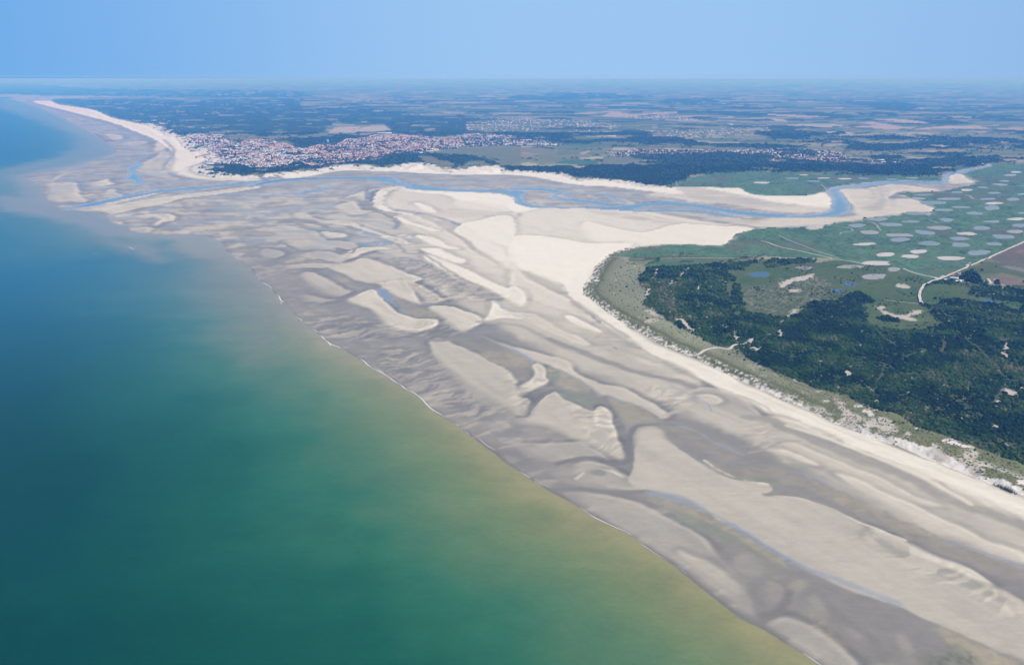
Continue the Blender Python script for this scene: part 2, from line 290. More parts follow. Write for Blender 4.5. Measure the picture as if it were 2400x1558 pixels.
 ('D', .76, 8, 1, [1640,1020, 1740,1000, 1800,1040, 1870,1080, 1750,1090, 1640,1085]),
]
# line features: (view, dryness, half width m, softness m, strength, line)
LINES = [
 ('F', .30, 14, 8, .9, [1020,0, 1005,100, 1060,170, 1200,220, 1290,290, 1250,340]),
 ('F', .26, 7, 6, .9, [210,450, 330,510, 460,545, 700,540, 850,560, 900,520, 1000,500]),
 ('F', .30, 7, 6, .9, [560,610, 700,650, 850,640, 960,600, 1150,640, 1350,720, 1500,785]),
 ('F', .26, 6, 6, .9, [640,690, 850,790, 1000,835, 1120,860, 960,890, 840,960, 650,1000]),
 ('F', .26, 9, 8, .9, [740,1340, 900,1320, 1300,1310, 1700,1350, 1980,1260, 2200,1200]),
 ('F', .40, 7, 6, .8, [1490,560, 1600,620, 1700,690, 1850,790, 2050,870]),
 ('F', .30, 8, 8, .8, [880,400, 1100,430, 1280,480, 1350,560, 1500,560, 1480,540]),
 ('F', .40, 5, 5, .8, [1400,1020, 1600,1020, 1740,970, 1820,900]),
 ('F', .62, 4, 4, .8, [1500,1010, 1620,1000, 1760,960]),
 ('G', .45, 9, 8, .9, [-300,1180, 0,1210, 150,1250, 300,1330, 500,1430, 700,1500, 850,1560]),
 ('G', .55, 8, 8, .9, [0,1092, 200,1105, 350,1190, 500,1270, 700,1330, 900,1400, 1100,1480, 1300,1560]),
 ('G', .55, 6, 6, .8, [510,960, 560,1020, 700,1100, 900,1230, 1050,1330]),
 ('I', .33, 12, 9, .95, [1200,-10, 1350,50, 1500,110, 1700,190, 1900,250, 2100,290, 2240,340]),
 ('I', .55, 5, 5, .8, [2000,560, 2090,520, 2200,500, 2318,490]),
 ('I', .20, 3, 3, .9, [960,548, 1035,540, 1070,480, 1150,410, 1235,355]),
 ('I', .16, 6, 4, .95, [2120,605, 1900,612, 1810,635, 1775,720, 1775,820, 1740,880, 1660,885, 1560,850, 1420,850, 1250,890]),
 ('I', .22, 6, 6, .9, [1740,700, 1715,600, 1700,520]),
 ('I', .24, 4, 5, .9, [1230,1075, 1400,1075, 1600,1090, 1850,1130, 2000,1190]),
 ('I', .75, 2.5, 3, .8, [1400,1000, 1450,960]),
 ('J', .40, 14, 12, .95, [300,560, 480,580, 560,620, 700,680, 900,770, 1100,860, 1300,930, 1500,1010, 1700,1130, 1900,1210, 2100,1270, 2318,1360, 2600,1480]),
 ('J', .66, 3, 4, .8, [130,380, 300,420, 440,480, 520,540, 700,590]),
 ('J', .42, 3, 3, .8, [330,820, 450,780, 560,737, 690,730]),
 ('J', .52, 2.5, 4, .8, [1700,1035, 1800,1110, 1920,1190, 2020,1240]),
 ('J', .86, 5, 4, .9, [600,620, 900,720, 1200,840, 1500,960, 1750,1090, 1920,1190]),
 ('J', .90, 3, 3, .8, [0,870, 150,960, 300,1010, 450,1040]),
 ('K', .88, 3, 3, .8, [500,325, 700,345, 900,410, 1100,510, 1250,570, 1450,650]),
 ('K', .30, 4, 5, .9, [440,322, 560,318, 700,330, 900,400, 1050,470]),
 ('K', .18, 5, 6, .9, [620,1020, 570,1100, 520,1170, 420,1230]),
 ('K', .22, 4, 6, .8, [540,900, 600,980, 620,1020]),
 ('K', .22, 4, 7, .7, [850,1060, 960,1180, 1080,1260, 1240,1380, 1300,1500]),
 ('L', .24, 5, 6, .9, [320,280, 450,420, 700,560, 900,690, 1200,860, 1400,1010, 1600,1150, 1750,1230, 1900,1350, 2100,1480]),
 ('L', .22, 4, 4, .9, [330,270, 500,270, 700,300, 900,350]),
 ('A', .70, 14, 12, .8, [480,1060, 560,1010, 700,975, 900,955, 1100,962]),
 ('A', .62, 12, 12, .8, [890,860, 960,845, 1030,828]),
 ('A', .60, 14, 12, .8, [560,980, 700,1000, 860,965]),
 ('A', .66, 10, 10, .8, [860,1000, 1040,998]),
 ('A', .62, 10, 10, .8, [1040,1100, 1200,1095, 1320,1105]),
 ('A', .62, 10, 10, .8, [1330,1050, 1550,1050, 1750,1060]),
 ('A', .36, 16, 14, .8, [1480,690, 1560,760, 1570,820, 1500,900, 1480,960]),
 ('A', .36, 14, 12, .8, [1000,540, 1250,640, 1420,720]),
 ('A', .36, 12, 12, .8, [1560,1010, 1750,1050, 1900,1065, 2100,1060]),
 ('B', .30, 12, 10, .9, [1010,1100, 1010,1200, 1030,1290, 1150,1340, 1300,1370]),
 ('B', .60, 10, 10, .7, [0,1100, 300,1080, 560,1075]),
 ('B', .62, 10, 10, .7, [420,1150, 600,1110, 760,1090]),
 ('B', .66, 8, 8, .8, [700,1230, 860,1250, 1010,1240]),
]
# algae and shallow pools: (view, (r,g,b) albedo, gloss 0..1, softness, strength, outline)
OCH, GRN, BRN, POOL = (.31, .27, .18), (.215, .225, .155), (.25, .225, .175), (.20, .24, .27)
STAINS = [
 ('I', OCH, .5, 9, .75, [700,100, 800,80, 950,110, 1060,170, 1040,200, 900,190, 780,150]),
 ('I', BRN, .4, 9, .6, [900,190, 1040,200, 1080,240, 1000,290, 940,260]),
 ('I', OCH, .5, 7, .75, [1180,200, 1300,230, 1420,290, 1490,360, 1450,380, 1300,350, 1200,280]),
 ('I', GRN, .5, 6, .85, [1205,235, 1250,225, 1270,270, 1250,310, 1205,290]),
 ('I', GRN, .5, 6, .8, [1240,355, 1400,375, 1490,400, 1500,500, 1420,460, 1300,400]),
 ('I', OCH, .5, 7, .75, [1640,420, 1760,440, 1900,500, 1960,560, 1850,590, 1740,590, 1690,520]),
 ('I', GRN, .5, 5, .7, [2000,620, 2150,640, 2300,690, 2318,710, 2150,690, 2030,655]),
 ('I', BRN, .4, 7, .7, [1740,590, 2100,590, 2350,700, 2500,800, 2560,880, 2400,830, 2200,740, 2060,650, 2020,620, 1860,600]),
 ('J', GRN, .5, 6, .85, [220,980, 380,985, 600,1015, 700,1045, 600,1045, 400,1025, 250,1010]),
 ('J', OCH, .45, 7, .85, [430,900, 560,930, 750,1010, 900,1100, 1050,1180, 1000,1190, 850,1110, 700,1040, 450,980]),
 ('J', BRN, .3, 9, .9, [40,870, 250,930, 430,900, 700,960, 1000,1100, 1250,1220, 1500,1340, 1750,1440, 2000,1540, 2318,1680, 2500,1780, 2318,1740, 2100,1680, 1850,1590, 1500,1440, 1250,1330, 1000,1200, 850,1120, 700,1050, 400,1000, 200,980, 80,920]),
 ('J', OCH, .4, 8, .55, [800,1030, 1100,1160, 1350,1290, 1600,1400, 1750,1480, 1500,1400, 1250,1280, 1000,1170]),
 ('L', OCH, .5, 8, .9, [980,350, 1100,370, 1300,420, 1500,510, 1700,640, 1900,750, 2000,840, 1850,780, 1650,650, 1480,560, 1250,450, 1080,400]),
 ('L', GRN, .5, 12, .75, [1080,400, 1250,450, 1480,560, 1600,640, 1640,690, 1500,660, 1400,600, 1250,520]),
 ('L', BRN, .5, 14, .5, [1400,600, 1640,680, 1900,800, 2000,900, 1950,980, 1850,900, 1700,760, 1500,680]),
 ('K', OCH, .4, 10, .9, [1680,1310, 1800,1300, 1950,1390, 2100,1470, 2300,1560, 2000,1560, 1900,1480, 1720,1350]),
 ('K', (.14,.14,.09), .5, 14, .8, [1560,1560, 1700,1470, 1850,1440, 1950,1560]),
 ('K', OCH, .4, 12, .45, [780,1190, 900,1250, 950,1330, 1000,1400, 900,1330, 820,1270]),
 ('K', OCH, .4, 8, .6, [640,960, 700,950, 700,1000, 640,1010]),
 ('K', GRN, .4, 14, .35, [340,700, 450,740, 560,860, 480,880, 380,800]),
 ('F', POOL, .9, 4, .9, [1090,885, 1150,880, 1230,930, 1250,1000, 1290,1040, 1400,1080, 1370,1105, 1320,1095, 1230,1010, 1150,960]),
 ('F', OCH, .4, 9, .6, [1250,960, 1420,1040, 1600,1090, 1640,1140, 1440,1130, 1330,1080]),
 ('F', BRN, .3, 12, .5, [1600,1300, 1900,1340, 2200,1440, 2318,1500, 2318,1570, 2050,1470, 1800,1380]),
 ('F', POOL, .9, 5, .6, [900,490, 1150,440, 1240,480, 1100,500]),
 ('F', POOL, .9, 5, .5, [950,360, 1050,380, 1130,410, 1000,400]),
 ('G', OCH, .4, 8, .5, [-60,1440, 60,1450, 180,1540, 120,1580, 0,1560]),
 ('H', POOL, .9, 4, .01, [0,0, 1,1, 2,0]),
]
GLOSS = [  # wet edges: sheets of water draining off the bars, reflected sky blue partly painted in (view, half width, softness, line)
 ('K', 6, 6, [150,520, 300,600, 500,720, 700,830, 850,895, 1100,990, 1400,1110]), ('K', 2, 3, [640,150, 820,210, 960,285]), ('K', 3, 3, [1750,660, 1950,715, 2200,800, 2400,880]),
 ('I', 2.5, 3, [940,70, 1010,105, 1080,155]), ('I', 2, 3, [1200,190, 1350,245, 1420,290, 1510,360]), ('I', 2, 3, [1640,410, 1750,445, 1900,485, 2000,550]),
 ('I', 2, 3, [2090,590, 2200,640, 2330,700]), ('J', 3, 3, [-250,330, 0,450, 60,520]), ('J', 2, 3, [0,700, 150,770, 290,830]), ('G', 3, 4, [0,1420, 120,1500, 200,1570]), ('F', 2.5, 3, [2150,1000, 2250,1080, 2400,1140]),
 ('L', 3, 4, [1380,410, 1500,480, 1700,590]), ('L', 6, 9, [1000,300, 1200,345, 1350,400])]
WATER = [  # river, channels and standing water (view, outline)
 ('D', [530,1140, 600,1122, 700,1110, 850,1085, 1050,1070, 1200,1062, 1560,1065, 1590,1040, 1590,1000, 1700,970, 1900,945, 2020,918, 1990,945, 1850,975, 1740,992, 1640,1020, 1620,1080, 1560,1093, 1200,1085, 870,1110, 720,1130, 650,1150, 700,1210, 750,1290, 735,1340,
   640,1378, 400,1395, 0,1390, -150,1375, -200,1350, 0,1358, 300,1375, 500,1345, 560,1290, 580,1220, 560,1180]),
 ('C', [2318,1352, 2000,1320, 1700,1272, 1500,1252, 1360,1242, 1100,1268, 900,1290, 700,1298, 400,1296, 200,1282, 120,1240, 110,1190, 150,1160, 40,1152, 0,1148, -250,1140, -600,1128, -900,1085, -1100,1085, -1000,1105, -900,1135, -700,1150, -200,1165, -60,1190, 0,1205, 25,1240, 35,1268,
   150,1300, 450,1312, 700,1314, 1000,1332, 1300,1336, 1130,1312, 1350,1288, 1600,1298, 1900,1345, 2200,1385, 2500,1392, 2500,1360]),
 ('C', [-20,1125, 200,1122, 400,1140, 500,1170, 580,1205, 480,1195, 400,1170, 440,1215, 600,1225, 850,1255, 960,1275, 850,1285, 600,1255, 420,1235, 350,1205, 360,1175, 250,1150, 0,1145]),
 ('C', [640,1192, 860,1193, 1000,1240, 1060,1262, 980,1262, 850,1212]),
 ('A', [560,1312, 700,1285, 850,1255, 1100,1205, 1500,1140, 1900,1105, 2318,1060, 2700,1040, 2700,1050, 2318,1078, 1900,1128, 1500,1162, 1100,1232, 850,1290, 700,1305, 600,1318]),
 ('A', [1150,950, 1210,930, 1240,910, 1190,880, 1270,895, 1285,925, 1230,955, 1210,985, 1270,1020, 1290,1085, 1230,1090, 1190,1050, 1140,1040, 1170,1000]),
 ('B', [-100,1112, 200,1050, 500,1032, 1000,1027, 1250,1035, 1330,1080, 1420,1108, 1300,1104, 1150,1070, 900,1048, 500,1050, 200,1075, 0,1112]),
 ('B', [370,1170, 500,1148, 700,1118, 740,1122, 600,1150, 450,1180]),
 ('C', [1100,1345, 1300,1320, 1700,1325, 2100,1400, 1900,1385, 1600,1345]),
]
FOREDUNE = [('S', [2700,1320, 2520,1225, 2400,1167, 2329,1143, 2284,1124, 2249,1109, 2187,1086, 2158,1075, 2119,1054, 2080,1041, 2038,1028, 1986,1005, 1948,991, 1909,971, 1860,952, 1812,929, 1747,900, 1692,874, 1650,852, 1601,833, 1562,815, 1511,787, 1472,766, 1433,742,
   1392,711, 1371,693, 1364,680, 1381,657, 1397,626, 1420,604, 1446,591, 1480,582, 1537,577, 1537,590, 1490,600, 1474,616, 1518,631, 1498,657, 1513,696, 1505,719, 1537,735, 1562,753, 1588,771, 1627,787, 1653,805, 1692,820, 1715,819, 1747,842, 1789,865, 1831,886, 1876,900, 1909,918,
   1957,929, 1990,939, 2022,959, 2064,971, 2113,984, 2142,1007, 2194,1023, 2249,1043, 2297,1059, 2346,1081, 2400,1101, 2520,1150, 2700,1230])]
SCRUB = [('S', [1518,631, 1560,628, 1625,625, 1690,622, 1795,613, 1911,618, 1960,622, 2020,625, 2110,640, 2188,652, 2214,662, 2253,671, 2279,674, 2318,676, 2356,679, 2400,685, 2700,725, 2900,1100, 2700,1230, 2520,1150, 2400,1101, 2346,1081, 2297,1059, 2249,1043, 2194,1023, 2142,1007, 2113,984, 2064,971, 2022,959, 1990,939,
   1957,929, 1909,918, 1876,900, 1831,886, 1789,865, 1747,842, 1715,819, 1692,820, 1653,805, 1627,787, 1588,771, 1562,753, 1537,735, 1505,719, 1513,696, 1498,657])]
MEADOW = [('H', [-350,730, -260,720, -100,650, 0,625, 200,660, 600,640, 850,640, 1200,700, 1500,770, 1400,870, 1370,960, 1385,1040, 1450,1080, 1570,1190, 1600,1230, 1500,1250, 1300,1275, 1100,1255, 950,1230, 880,1160, 880,1080, 800,1040, 660,1020, 500,1000, 350,1030, 310,1080, 300,1130, 160,1150, 0,1130,
   -190,1100, -240,1000, -240,900, -310,800]),
   ('H', [1430,880, 1600,850, 1850,890, 1800,930, 1900,960, 2100,990, 2318,1040, 2280,1070, 2230,1080, 2100,1040, 1900,1010, 1640,990, 1500,1040, 1400,1020]),
   ('G', [1120,600, 1300,575, 1500,590, 1700,600, 1400,620, 1100,625]),
   ('G', [1940,850, 2000,820, 2010,870, 1980,930, 2000,1000, 2040,1080, 2050,1140, 2010,1130, 1970,1000, 1945,920])]
MARSH = [('S', [1583,574, 1687,577, 1710,564, 1722,553, 1740,545, 1770,539, 1852,535, 1924,530, 1968,522, 2020,519, 2033,511, 2098,508, 2118,499, 2150,498, 2180,504, 2188,491, 2160,473, 2131,463, 2098,455, 2136,452, 2204,449, 2287,431, 2256,409, 2292,397, 2323,389, 2400,386, 2700,392, 2700,420,
   2400,567, 2320,606, 2253,636, 2205,657, 2170,655, 2110,632, 2020,622, 1960,612, 1911,610, 1800,605, 1700,608, 1600,600, 1480,606, 1450,600, 1537,578]),
   ('S', [1560,438, 1600,428, 1625,417, 1692,408, 1790,405, 1850,408, 1929,411, 2007,414, 2188,415, 2214,408, 2240,402, 2290,392, 2318,386, 2292,393, 2250,400, 2214,409, 2210,421, 2190,426, 2111,424, 2020,430, 1986,435, 1945,441, 1935,448, 1920,453, 1896,459, 1860,461, 1800,460, 1764,457, 1745,450, 1731,442, 1702,441, 1588,440])]
TRACKS = [  # (view, half width m, line)
 ('H', 4.5, [2500,370, 2318,465, 2000,610, 1750,720, 1640,770, 1560,800, 1430,850, 1385,895, 1368,950, 1375,1000, 1392,1030]), ('H', 3.5, [1225,700, 1300,735, 1400,760, 1540,787]),
 ('Q', 9, [400,520, 520,510, 600,490]), ('H', 3.2, [-60,450, 0,465, 100,502, 300,545, 500,590, 680,625, 780,640, 840,655]), ('H', 1.8, [100,400, 200,450, 300,485, 450,545, 640,605]),
 ('G', 1.8, [860,600, 1000,606, 1150,618, 1400,615, 2318,621, 2500,620]), ('H', 2.2, [180,620, 400,616, 620,622]), ('H', 1.8, [1050,990, 1200,1010, 1390,1030]), ('G', 1.3, [1090,658, 1300,660, 1430,662]),
 ('G', 4.5, [1600,1490, 1680,1490, 1750,1450, 1850,1428, 1950,1442, 2020,1410, 2090,1412]), ('J', 1.6, [270,45, 310,30, 350,5]), ('J', 1.3, [430,205, 470,225, 620,300, 720,345, 800,365, 870,380, 950,400]),
 ('H', 1.3, [980,1265, 1050,1340, 1130,1400, 1175,1430]), ('H', 1.3, [1700,1280, 1800,1360, 1900,1440, 1965,1510]), ('H', 1.0, [290,1300, 400,1390, 500,1460]), ('J', 1.2, [1900,20, 2000,90, 2110,190, 2150,260]), ('J', 1.2, [1310,200, 1280,270, 1240,320]), ('J', 1.3, [1735,5, 1720,80, 1655,115]), ('J', 1.3, [2150,380, 2110,430, 2095,475]), ('J', 1.2, [1915,310, 1905,390]), ('J', 1.2, [1320,0, 1360,35, 1395,62]), ('J', 1.2, [1440,140, 1560,100, 1660,60]), ('H', 1.2, [1590,1320, 1600,1400, 1570,1470]),
 ('J', 1.2, [1000,415, 1110,470, 1180,500, 1280,530]), ('J', 1.2, [1680,810, 1710,770, 1790,745, 1880,768]), ('J', 1.5, [1670,805, 1700,790, 1715,815])]
BLOW = [  # bare sand patches inland (view, outline)
 ('H', [100,872, 115,840, 250,785, 350,765, 420,750, 405,780, 330,810, 230,830, 160,868]), ('H', [200,900, 290,895, 285,915, 220,920]), ('H', [1000,1068, 1120,1120, 1260,1128, 1320,1080, 1400,1110, 1260,1145, 1330,1165, 1300,1185, 1180,1160, 1100,1140, 1000,1090]),
 ('H', [970,1055, 1060,1058, 1010,1080]), ('H', [110,1330, 120,1270, 135,1265, 128,1320]), ('H', [160,1145, 200,1110, 240,1082, 310,1080, 250,1095, 190,1135]), ('H', [90,1210, 130,1180, 110,1210]),
 ('H', [2135,1540, 2140,1470, 2165,1385, 2165,1450, 2150,1535]), ('G', [1296,778, 1305,740, 1325,700, 1335,705, 1315,750, 1306,782]), ('G', [1395,862, 1450,830, 1500,800, 1555,730, 1610,700, 1570,740, 1520,800, 1460,845]),
 ('G', [1190,855, 1225,890, 1240,930, 1215,960, 1205,940, 1215,915]), ('G', [1240,830, 1285,790, 1230,835]), ('G', [1210,1090, 1290,1100, 1360,1150, 1290,1125]), ('G', [1190,1190, 1280,1160, 1330,1180, 1240,1200]),
 ('G', [1470,1180, 1560,1190, 1640,1280, 1560,1240]), ('G', [1690,910, 1705,860, 1710,865, 1695,915]), ('J', [1040,290, 1025,250, 1045,205, 1050,260]), ('J', [2170,365, 2260,385, 2290,350, 2250,415, 2190,395]),
 ('J', [1860,600, 1850,575, 1870,575, 1905,570, 1875,585]), ('J', [2130,455, 2125,500, 2145,440]), ('J', [2090,620, 2140,640, 2100,635]), ('J', [1225,460, 1255,470, 1265,490, 1235,475]), ('J', [950,420, 970,430, 1010,500, 1040,560, 1000,540, 960,480]),
 ('J', [1220,570, 1300,580, 1380,640, 1400,690, 1300,700, 1240,650, 1190,600]), ('J', [1450,690, 1480,700, 1470,740, 1430,720]), ('J', [1900,800, 1950,830, 1930,900, 2030,950, 1970,1000, 1880,930, 1830,900]), ('J', [1000,500, 1120,580, 1090,640, 1010,590]),
 ('J', [1640,830, 1700,800, 1740,880, 1660,880]), ('J', [330,5, 360,10, 310,45]), ('J', [330,60, 400,60, 380,90]), ('G', [2010,1330, 2070,1330, 2020,1380]), ('G', [2180,1420, 2230,1440, 2200,1460]),
 ('H', [340,330, 400,310, 500,312, 490,335, 400,345]), ('Q', [1480,610, 1600,605, 1700,625, 1640,660, 1560,660]), ('Q', [1820,680, 2020,710, 2010,725, 1850,700]), ('H', [1150,860, 1210,845, 1290,870, 1220,885])]
NFOREST = [  # far woods (view, outline)
 ('B', [-80,480, 100,470, 300,475, 640,480, 720,520, 660,570, 560,640, 300,660, 0,660, -100,600]), ('B', [1190,500, 1700,480, 2000,500, 1900,600, 1850,650, 1560,662, 1280,640, 1230,600, 1180,560]), ('B', [280,680, 560,700, 610,770, 500,760, 380,740]),
 ('B', [350,470, 640,400, 1200,420, 1500,480, 1200,540, 900,560, 640,500]), ('A', [560,335, 1100,330, 1800,335, 2318,330, 2700,350, 2700,640, 2318,640, 2050,650, 1900,610, 1600,560, 1500,640, 1350,560, 1200,510, 1020,480, 850,415, 640,375]),
 ('A', [-400,205, 300,190, 900,230, 2000,240, 2700,260, 2700,310, 1100,300, 0,285, -400,280]),
 ('C', [0,945, 120,940, 300,955, 480,935, 560,960, 700,955, 860,940, 1000,930, 1150,905, 1300,925, 1550,910, 1700,890, 1900,850, 2318,860, 2500,880, 2500,990, 2318,985, 1900,990, 1800,1010, 1640,1025, 1560,1060, 1480,1110, 1250,1112, 1150,1080, 900,1065, 800,1060, 680,1035, 560,1030, 440,1005, 300,990, 0,985]),
 ('D', [-100,870, 300,880, 600,905, 750,905, 900,920, 1300,935, 1450,910, 1500,870, 1650,880, 1780,885, 1760,905, 1640,930, 1480,950, 1420,960, 1560,985, 1590,1005, 1500,1025, 1200,1025, 800,1015, 500,1005, 0,985, -100,980]),
 ('B', [830,935, 1000,905, 1100,880, 1220,850, 1400,850, 1480,880, 1600,925, 1400,925, 1100,940]), ('B', [1600,815, 1700,850, 1800,835, 1960,845, 2100,870, 2220,885, 2190,930, 2050,940, 1850,940, 1720,890]), ('B', [1100,850, 1180,830, 1220,850, 1120,855]),
 ('B', [2230,945, 2318,945, 2318,985, 2220,980]), ('D', [700,355, 900,345, 1150,350, 1400,380, 1440,400, 1250,420, 950,400]), ('D', [800,440, 1100,445, 1200,480, 900,480]), ('D', [1360,485, 1500,465, 1690,475, 1690,490]), ('D', [1340,660, 1600,665, 2318,690, 2700,700, 2700,790, 2318,780, 1900,740, 1400,700]),
 ('D', [710,750, 900,735, 1250,770, 1100,800, 760,790]), ('D', [920,870, 1000,840, 1200,850, 1180,890, 1000,900]), ('D', [1850,480, 2150,485, 2300,510, 1900,505]), ('C', [1500,430, 1800,430, 2040,440, 1900,460, 1540,450]), ('C', [1370,335, 1800,330, 1850,360, 1400,370]),
 ('D', [-80,600, 300,570, 560,600, 700,640, 500,650, 200,640, 150,680, -80,650]), ('C', [320,650, 520,645, 510,690, 340,690]), ('C', [0,300, 700,270, 1300,300, 800,320, 100,330]),
 ('N', [80,700, 150,660, 350,610, 700,620, 900,640, 800,720, 700,800, 1000,840, 700,840, 500,830, 300,790, 120,740]), ('N', [850,620, 1080,620, 1100,660, 900,670]), ('N', [1200,740, 1700,700, 2100,700, 1950,760, 1700,800, 1300,820]), ('O', [0,660, 300,660, 560,600, 800,560, 1000,540, 1150,600, 900,640, 500,660, 200,720, 0,740]),
 ('O', [1150,470, 1360,440, 1400,480, 1200,500]), ('D', [1400,930, 1480,955, 1560,1000, 1480,1020, 1400,1000])]
TOWNS = [  # (view, houses, red roof share, label, outline)
 ('N', 2600, .14, 'seaside town', [200,370, 230,300, 500,250, 760,230, 1000,230, 1300,250, 1700,330, 1950,400, 1950,560, 1850,640, 1500,690, 1200,690, 1050,640, 700,620, 420,600, 330,560, 260,450]),
 ('N', 1900, .42, 'seaside town', [1000,200, 1300,150, 1600,190, 1850,240, 2000,290, 2200,320, 2380,300, 2380,640, 2200,620, 2050,560, 1950,500, 1800,380, 1500,300, 1100,290]),
 ('N', 700, .2, 'seaside town', [0,60, 250,50, 600,60, 700,110, 760,180, 900,200, 760,240, 400,250, 150,250, 0,200]),
 ('O', 2700, .75, 'seaside town', [0,270, 130,240, 450,220, 560,150, 900,120, 1100,70, 1500,60, 1900,90, 2380,130, 2700,170, 2700,260, 2380,290, 2100,360, 1950,410, 1700,400, 1400,440, 1200,480, 950,520, 560,590, 300,600, 0,640]),
 ('B', 500, .3, 'seaside town', [1840,650, 2100,640, 2318,660, 2450,680, 2750,730, 2700,750, 2318,750, 1900,760, 1700,780, 1700,700]),
 ('B', 700, .4, 'inland village', [1800,580, 2000,510, 2318,490, 2600,500, 2900,520, 3300,560, 3100,620, 2700,600, 2318,620, 1950,620]),
 ('C', 350, .2, 'inland village', [1000,490, 1200,470, 1450,480, 1760,525, 1400,505, 1100,500]), ('C', 350, .3, 'inland village', [1200,620, 1800,600, 2318,560, 2318,620, 1900,660, 1500,690, 1240,680]),
 ('C', 600, .5, 'inland village', [850,810, 1000,800, 1150,785, 1700,790, 2318,795, 2500,820, 2400,860, 2318,850, 1900,820, 1560,850, 1400,830, 1300,880, 1180,850, 950,850]),
 ('D', 700, .6, 'inland village', [0,790, 200,775, 350,785, 600,800, 680,840, 750,900, 600,910, 450,890, 300,870, 120,860, 0,890]),
 ('D', 200, .5, 'inland village', [1390,690, 1600,690, 1900,710, 1950,730, 1700,745, 1400,710]), ('D', 140, .4, 'inland village', [800,870, 1050,880, 1400,900, 1300,912, 900,905]), ('D', 120, .4, 'inland village', [2000,710, 2120,715, 2120,730, 2000,725]),
 ('A', 450, .2, 'coast resort', [1000,490, 1150,510, 1400,500, 1550,520, 1500,560, 1350,560, 1150,530]), ('A', 350, .3, 'coast resort', [850,420, 1200,400, 1700,400, 2000,450, 1600,440, 1200,440, 950,450]),
 ('A', 300, .2, 'coast resort', [1500,610, 1700,580, 1930,600, 1800,620, 1600,640]), ('B', 260, .3, 'coast resort', [600,470, 750,455, 930,490, 800,505, 660,500]), ('A', 300, .2, 'coast resort', [1800,340, 2318,290, 2700,285, 2500,320, 2000,370]),
 ('A', 200, .2, 'coast resort', [1700,450, 2000,455, 1950,470, 1700,468]), ('B', 120, .3, 'coast resort', [300,380, 450,410, 500,430, 300,420])]
FIELDS = [  # fields that stand out (view, albedo, outline)
 ('B', (.46,.38,.30), [650,632, 720,578, 930,572, 950,580, 900,600, 720,600, 820,600, 950,590, 1000,575, 1180,566, 1225,610, 1100,620, 900,628]), ('C', (.42,.36,.22), [880,792, 920,766, 1000,768, 1120,770, 1110,790]),
 ('C', (.44,.40,.22), [580,860, 700,852, 830,845, 820,878, 620,870]), ('C', (.42,.40,.28), [1370,772, 1720,780, 1710,790, 1385,782]), ('C', (.42,.38,.20), [10,922, 150,900, 240,912, 200,935, 60,935]), ('C', (.42,.38,.24), [560,940, 680,935, 620,962, 590,965]),
 ('C', (.28,.27,.11), [110,935, 380,908, 620,918, 600,935, 300,945, 140,945]), ('C', (.055,.14,.06), [380,905, 480,875, 770,890, 780,932, 640,928]), ('C', (.20,.19,.10), [0,765, 250,770, 400,790, 420,815, 250,840, 0,860]), ('C', (.30,.22,.13), [0,815, 120,805, 260,830, 100,845, 0,860]),
 ('C', (.17,.18,.10), [840,865, 1030,850, 1130,880, 1020,920, 800,925]), ('B', (.16,.17,.08), [1650,785, 2000,770, 2318,758, 2400,765, 2400,930, 2318,945, 2180,935, 2220,880, 2050,845, 1850,830, 1720,830]), ('B', (.17,.16,.08), [1480,850, 1600,850, 1700,905, 1560,925, 1500,880]),
 ('B', (.18,.17,.09), [1020,880, 1200,855, 1100,885]), ('C', (.44,.34,.26), [800,480, 900,440, 1100,460, 1500,435, 1560,445, 1200,470, 1000,485]), ('C', (.40,.32,.24), [560,455, 700,440, 780,450, 700,465]), ('C', (.40,.32,.24), [600,815, 700,790, 720,800, 640,830]),
 ('D', (.48,.36,.27), [960,500, 1220,508, 1400,530, 1480,550, 1300,540, 1000,512]), ('D', (.46,.33,.25), [0,460, 200,465, 440,480, 600,490, 300,490, 0,470]), ('D', (.42,.36,.26), [130,560, 380,545, 600,550, 740,565, 540,580, 300,575]), ('D', (.44,.34,.26), [790,535, 950,530, 1200,570, 1300,590, 1100,600, 760,575, 1000,560]),
 ('D', (.46,.37,.26), [1290,600, 1500,575, 1700,565, 1900,570, 2030,595, 1700,590]), ('D', (.40,.29,.22), [2050,590, 2318,580, 2318,610, 2100,605]), ('D', (.42,.38,.22), [1160,630, 1400,625, 1560,635, 1450,645]), ('D', (.19,.20,.12), [1810,650, 2000,640, 2300,670, 2300,690, 1900,675]),
 ('D', (.50,.44,.32), [1460,750, 1560,745, 1640,755, 1600,765]), ('D', (.48,.42,.28), [500,715, 600,708, 710,713, 690,722]), ('D', (.50,.40,.28), [1200,845, 1440,858, 1300,862]), ('D', (.22,.2,.1), [1750,840, 2000,825, 1980,850, 1800,850]),
 ('D', (.46,.38,.28), [0,500, 140,505, 190,530, 60,520]), ('D', (.44,.34,.26), [480,615, 800,630, 740,645, 540,635]), ('D', (.20,.17,.10), [780,930, 1000,935, 1280,960, 1150,985, 900,960]), ('D', (.23,.17,.11), [1290,925, 1440,930, 1400,985, 1280,975]),
 ('C', (.46,.42,.30), [1670,935, 1750,935, 1730,955, 1680,950]), ('C', (.46,.40,.32), [1850,955, 1950,930, 2050,925, 2200,945, 2200,962, 2050,960, 1900,968]), ('D', (.36,.30,.22), [2100,870, 2318,880, 2318,900, 2150,890]),
 ('H', (.155,.125,.09), [1960,620, 2318,475, 2500,420, 2500,720, 2318,690, 2100,660]), ('H', (.10,.125,.045), [1800,720, 1960,640, 2318,700, 2500,720, 2500,840, 2318,800, 2100,750, 1950,760]), ('H', (.24,.21,.20), [2100,690, 2160,680, 2318,705, 2318,745, 2180,715]),
 ('H', (.27,.17,.12), [2220,560, 2318,540, 2318,580]), ('H', (.22,.165,.12), [2010,790, 2080,765, 2200,790, 2318,830, 2318,880, 2200,870, 2080,850, 2000,820])]
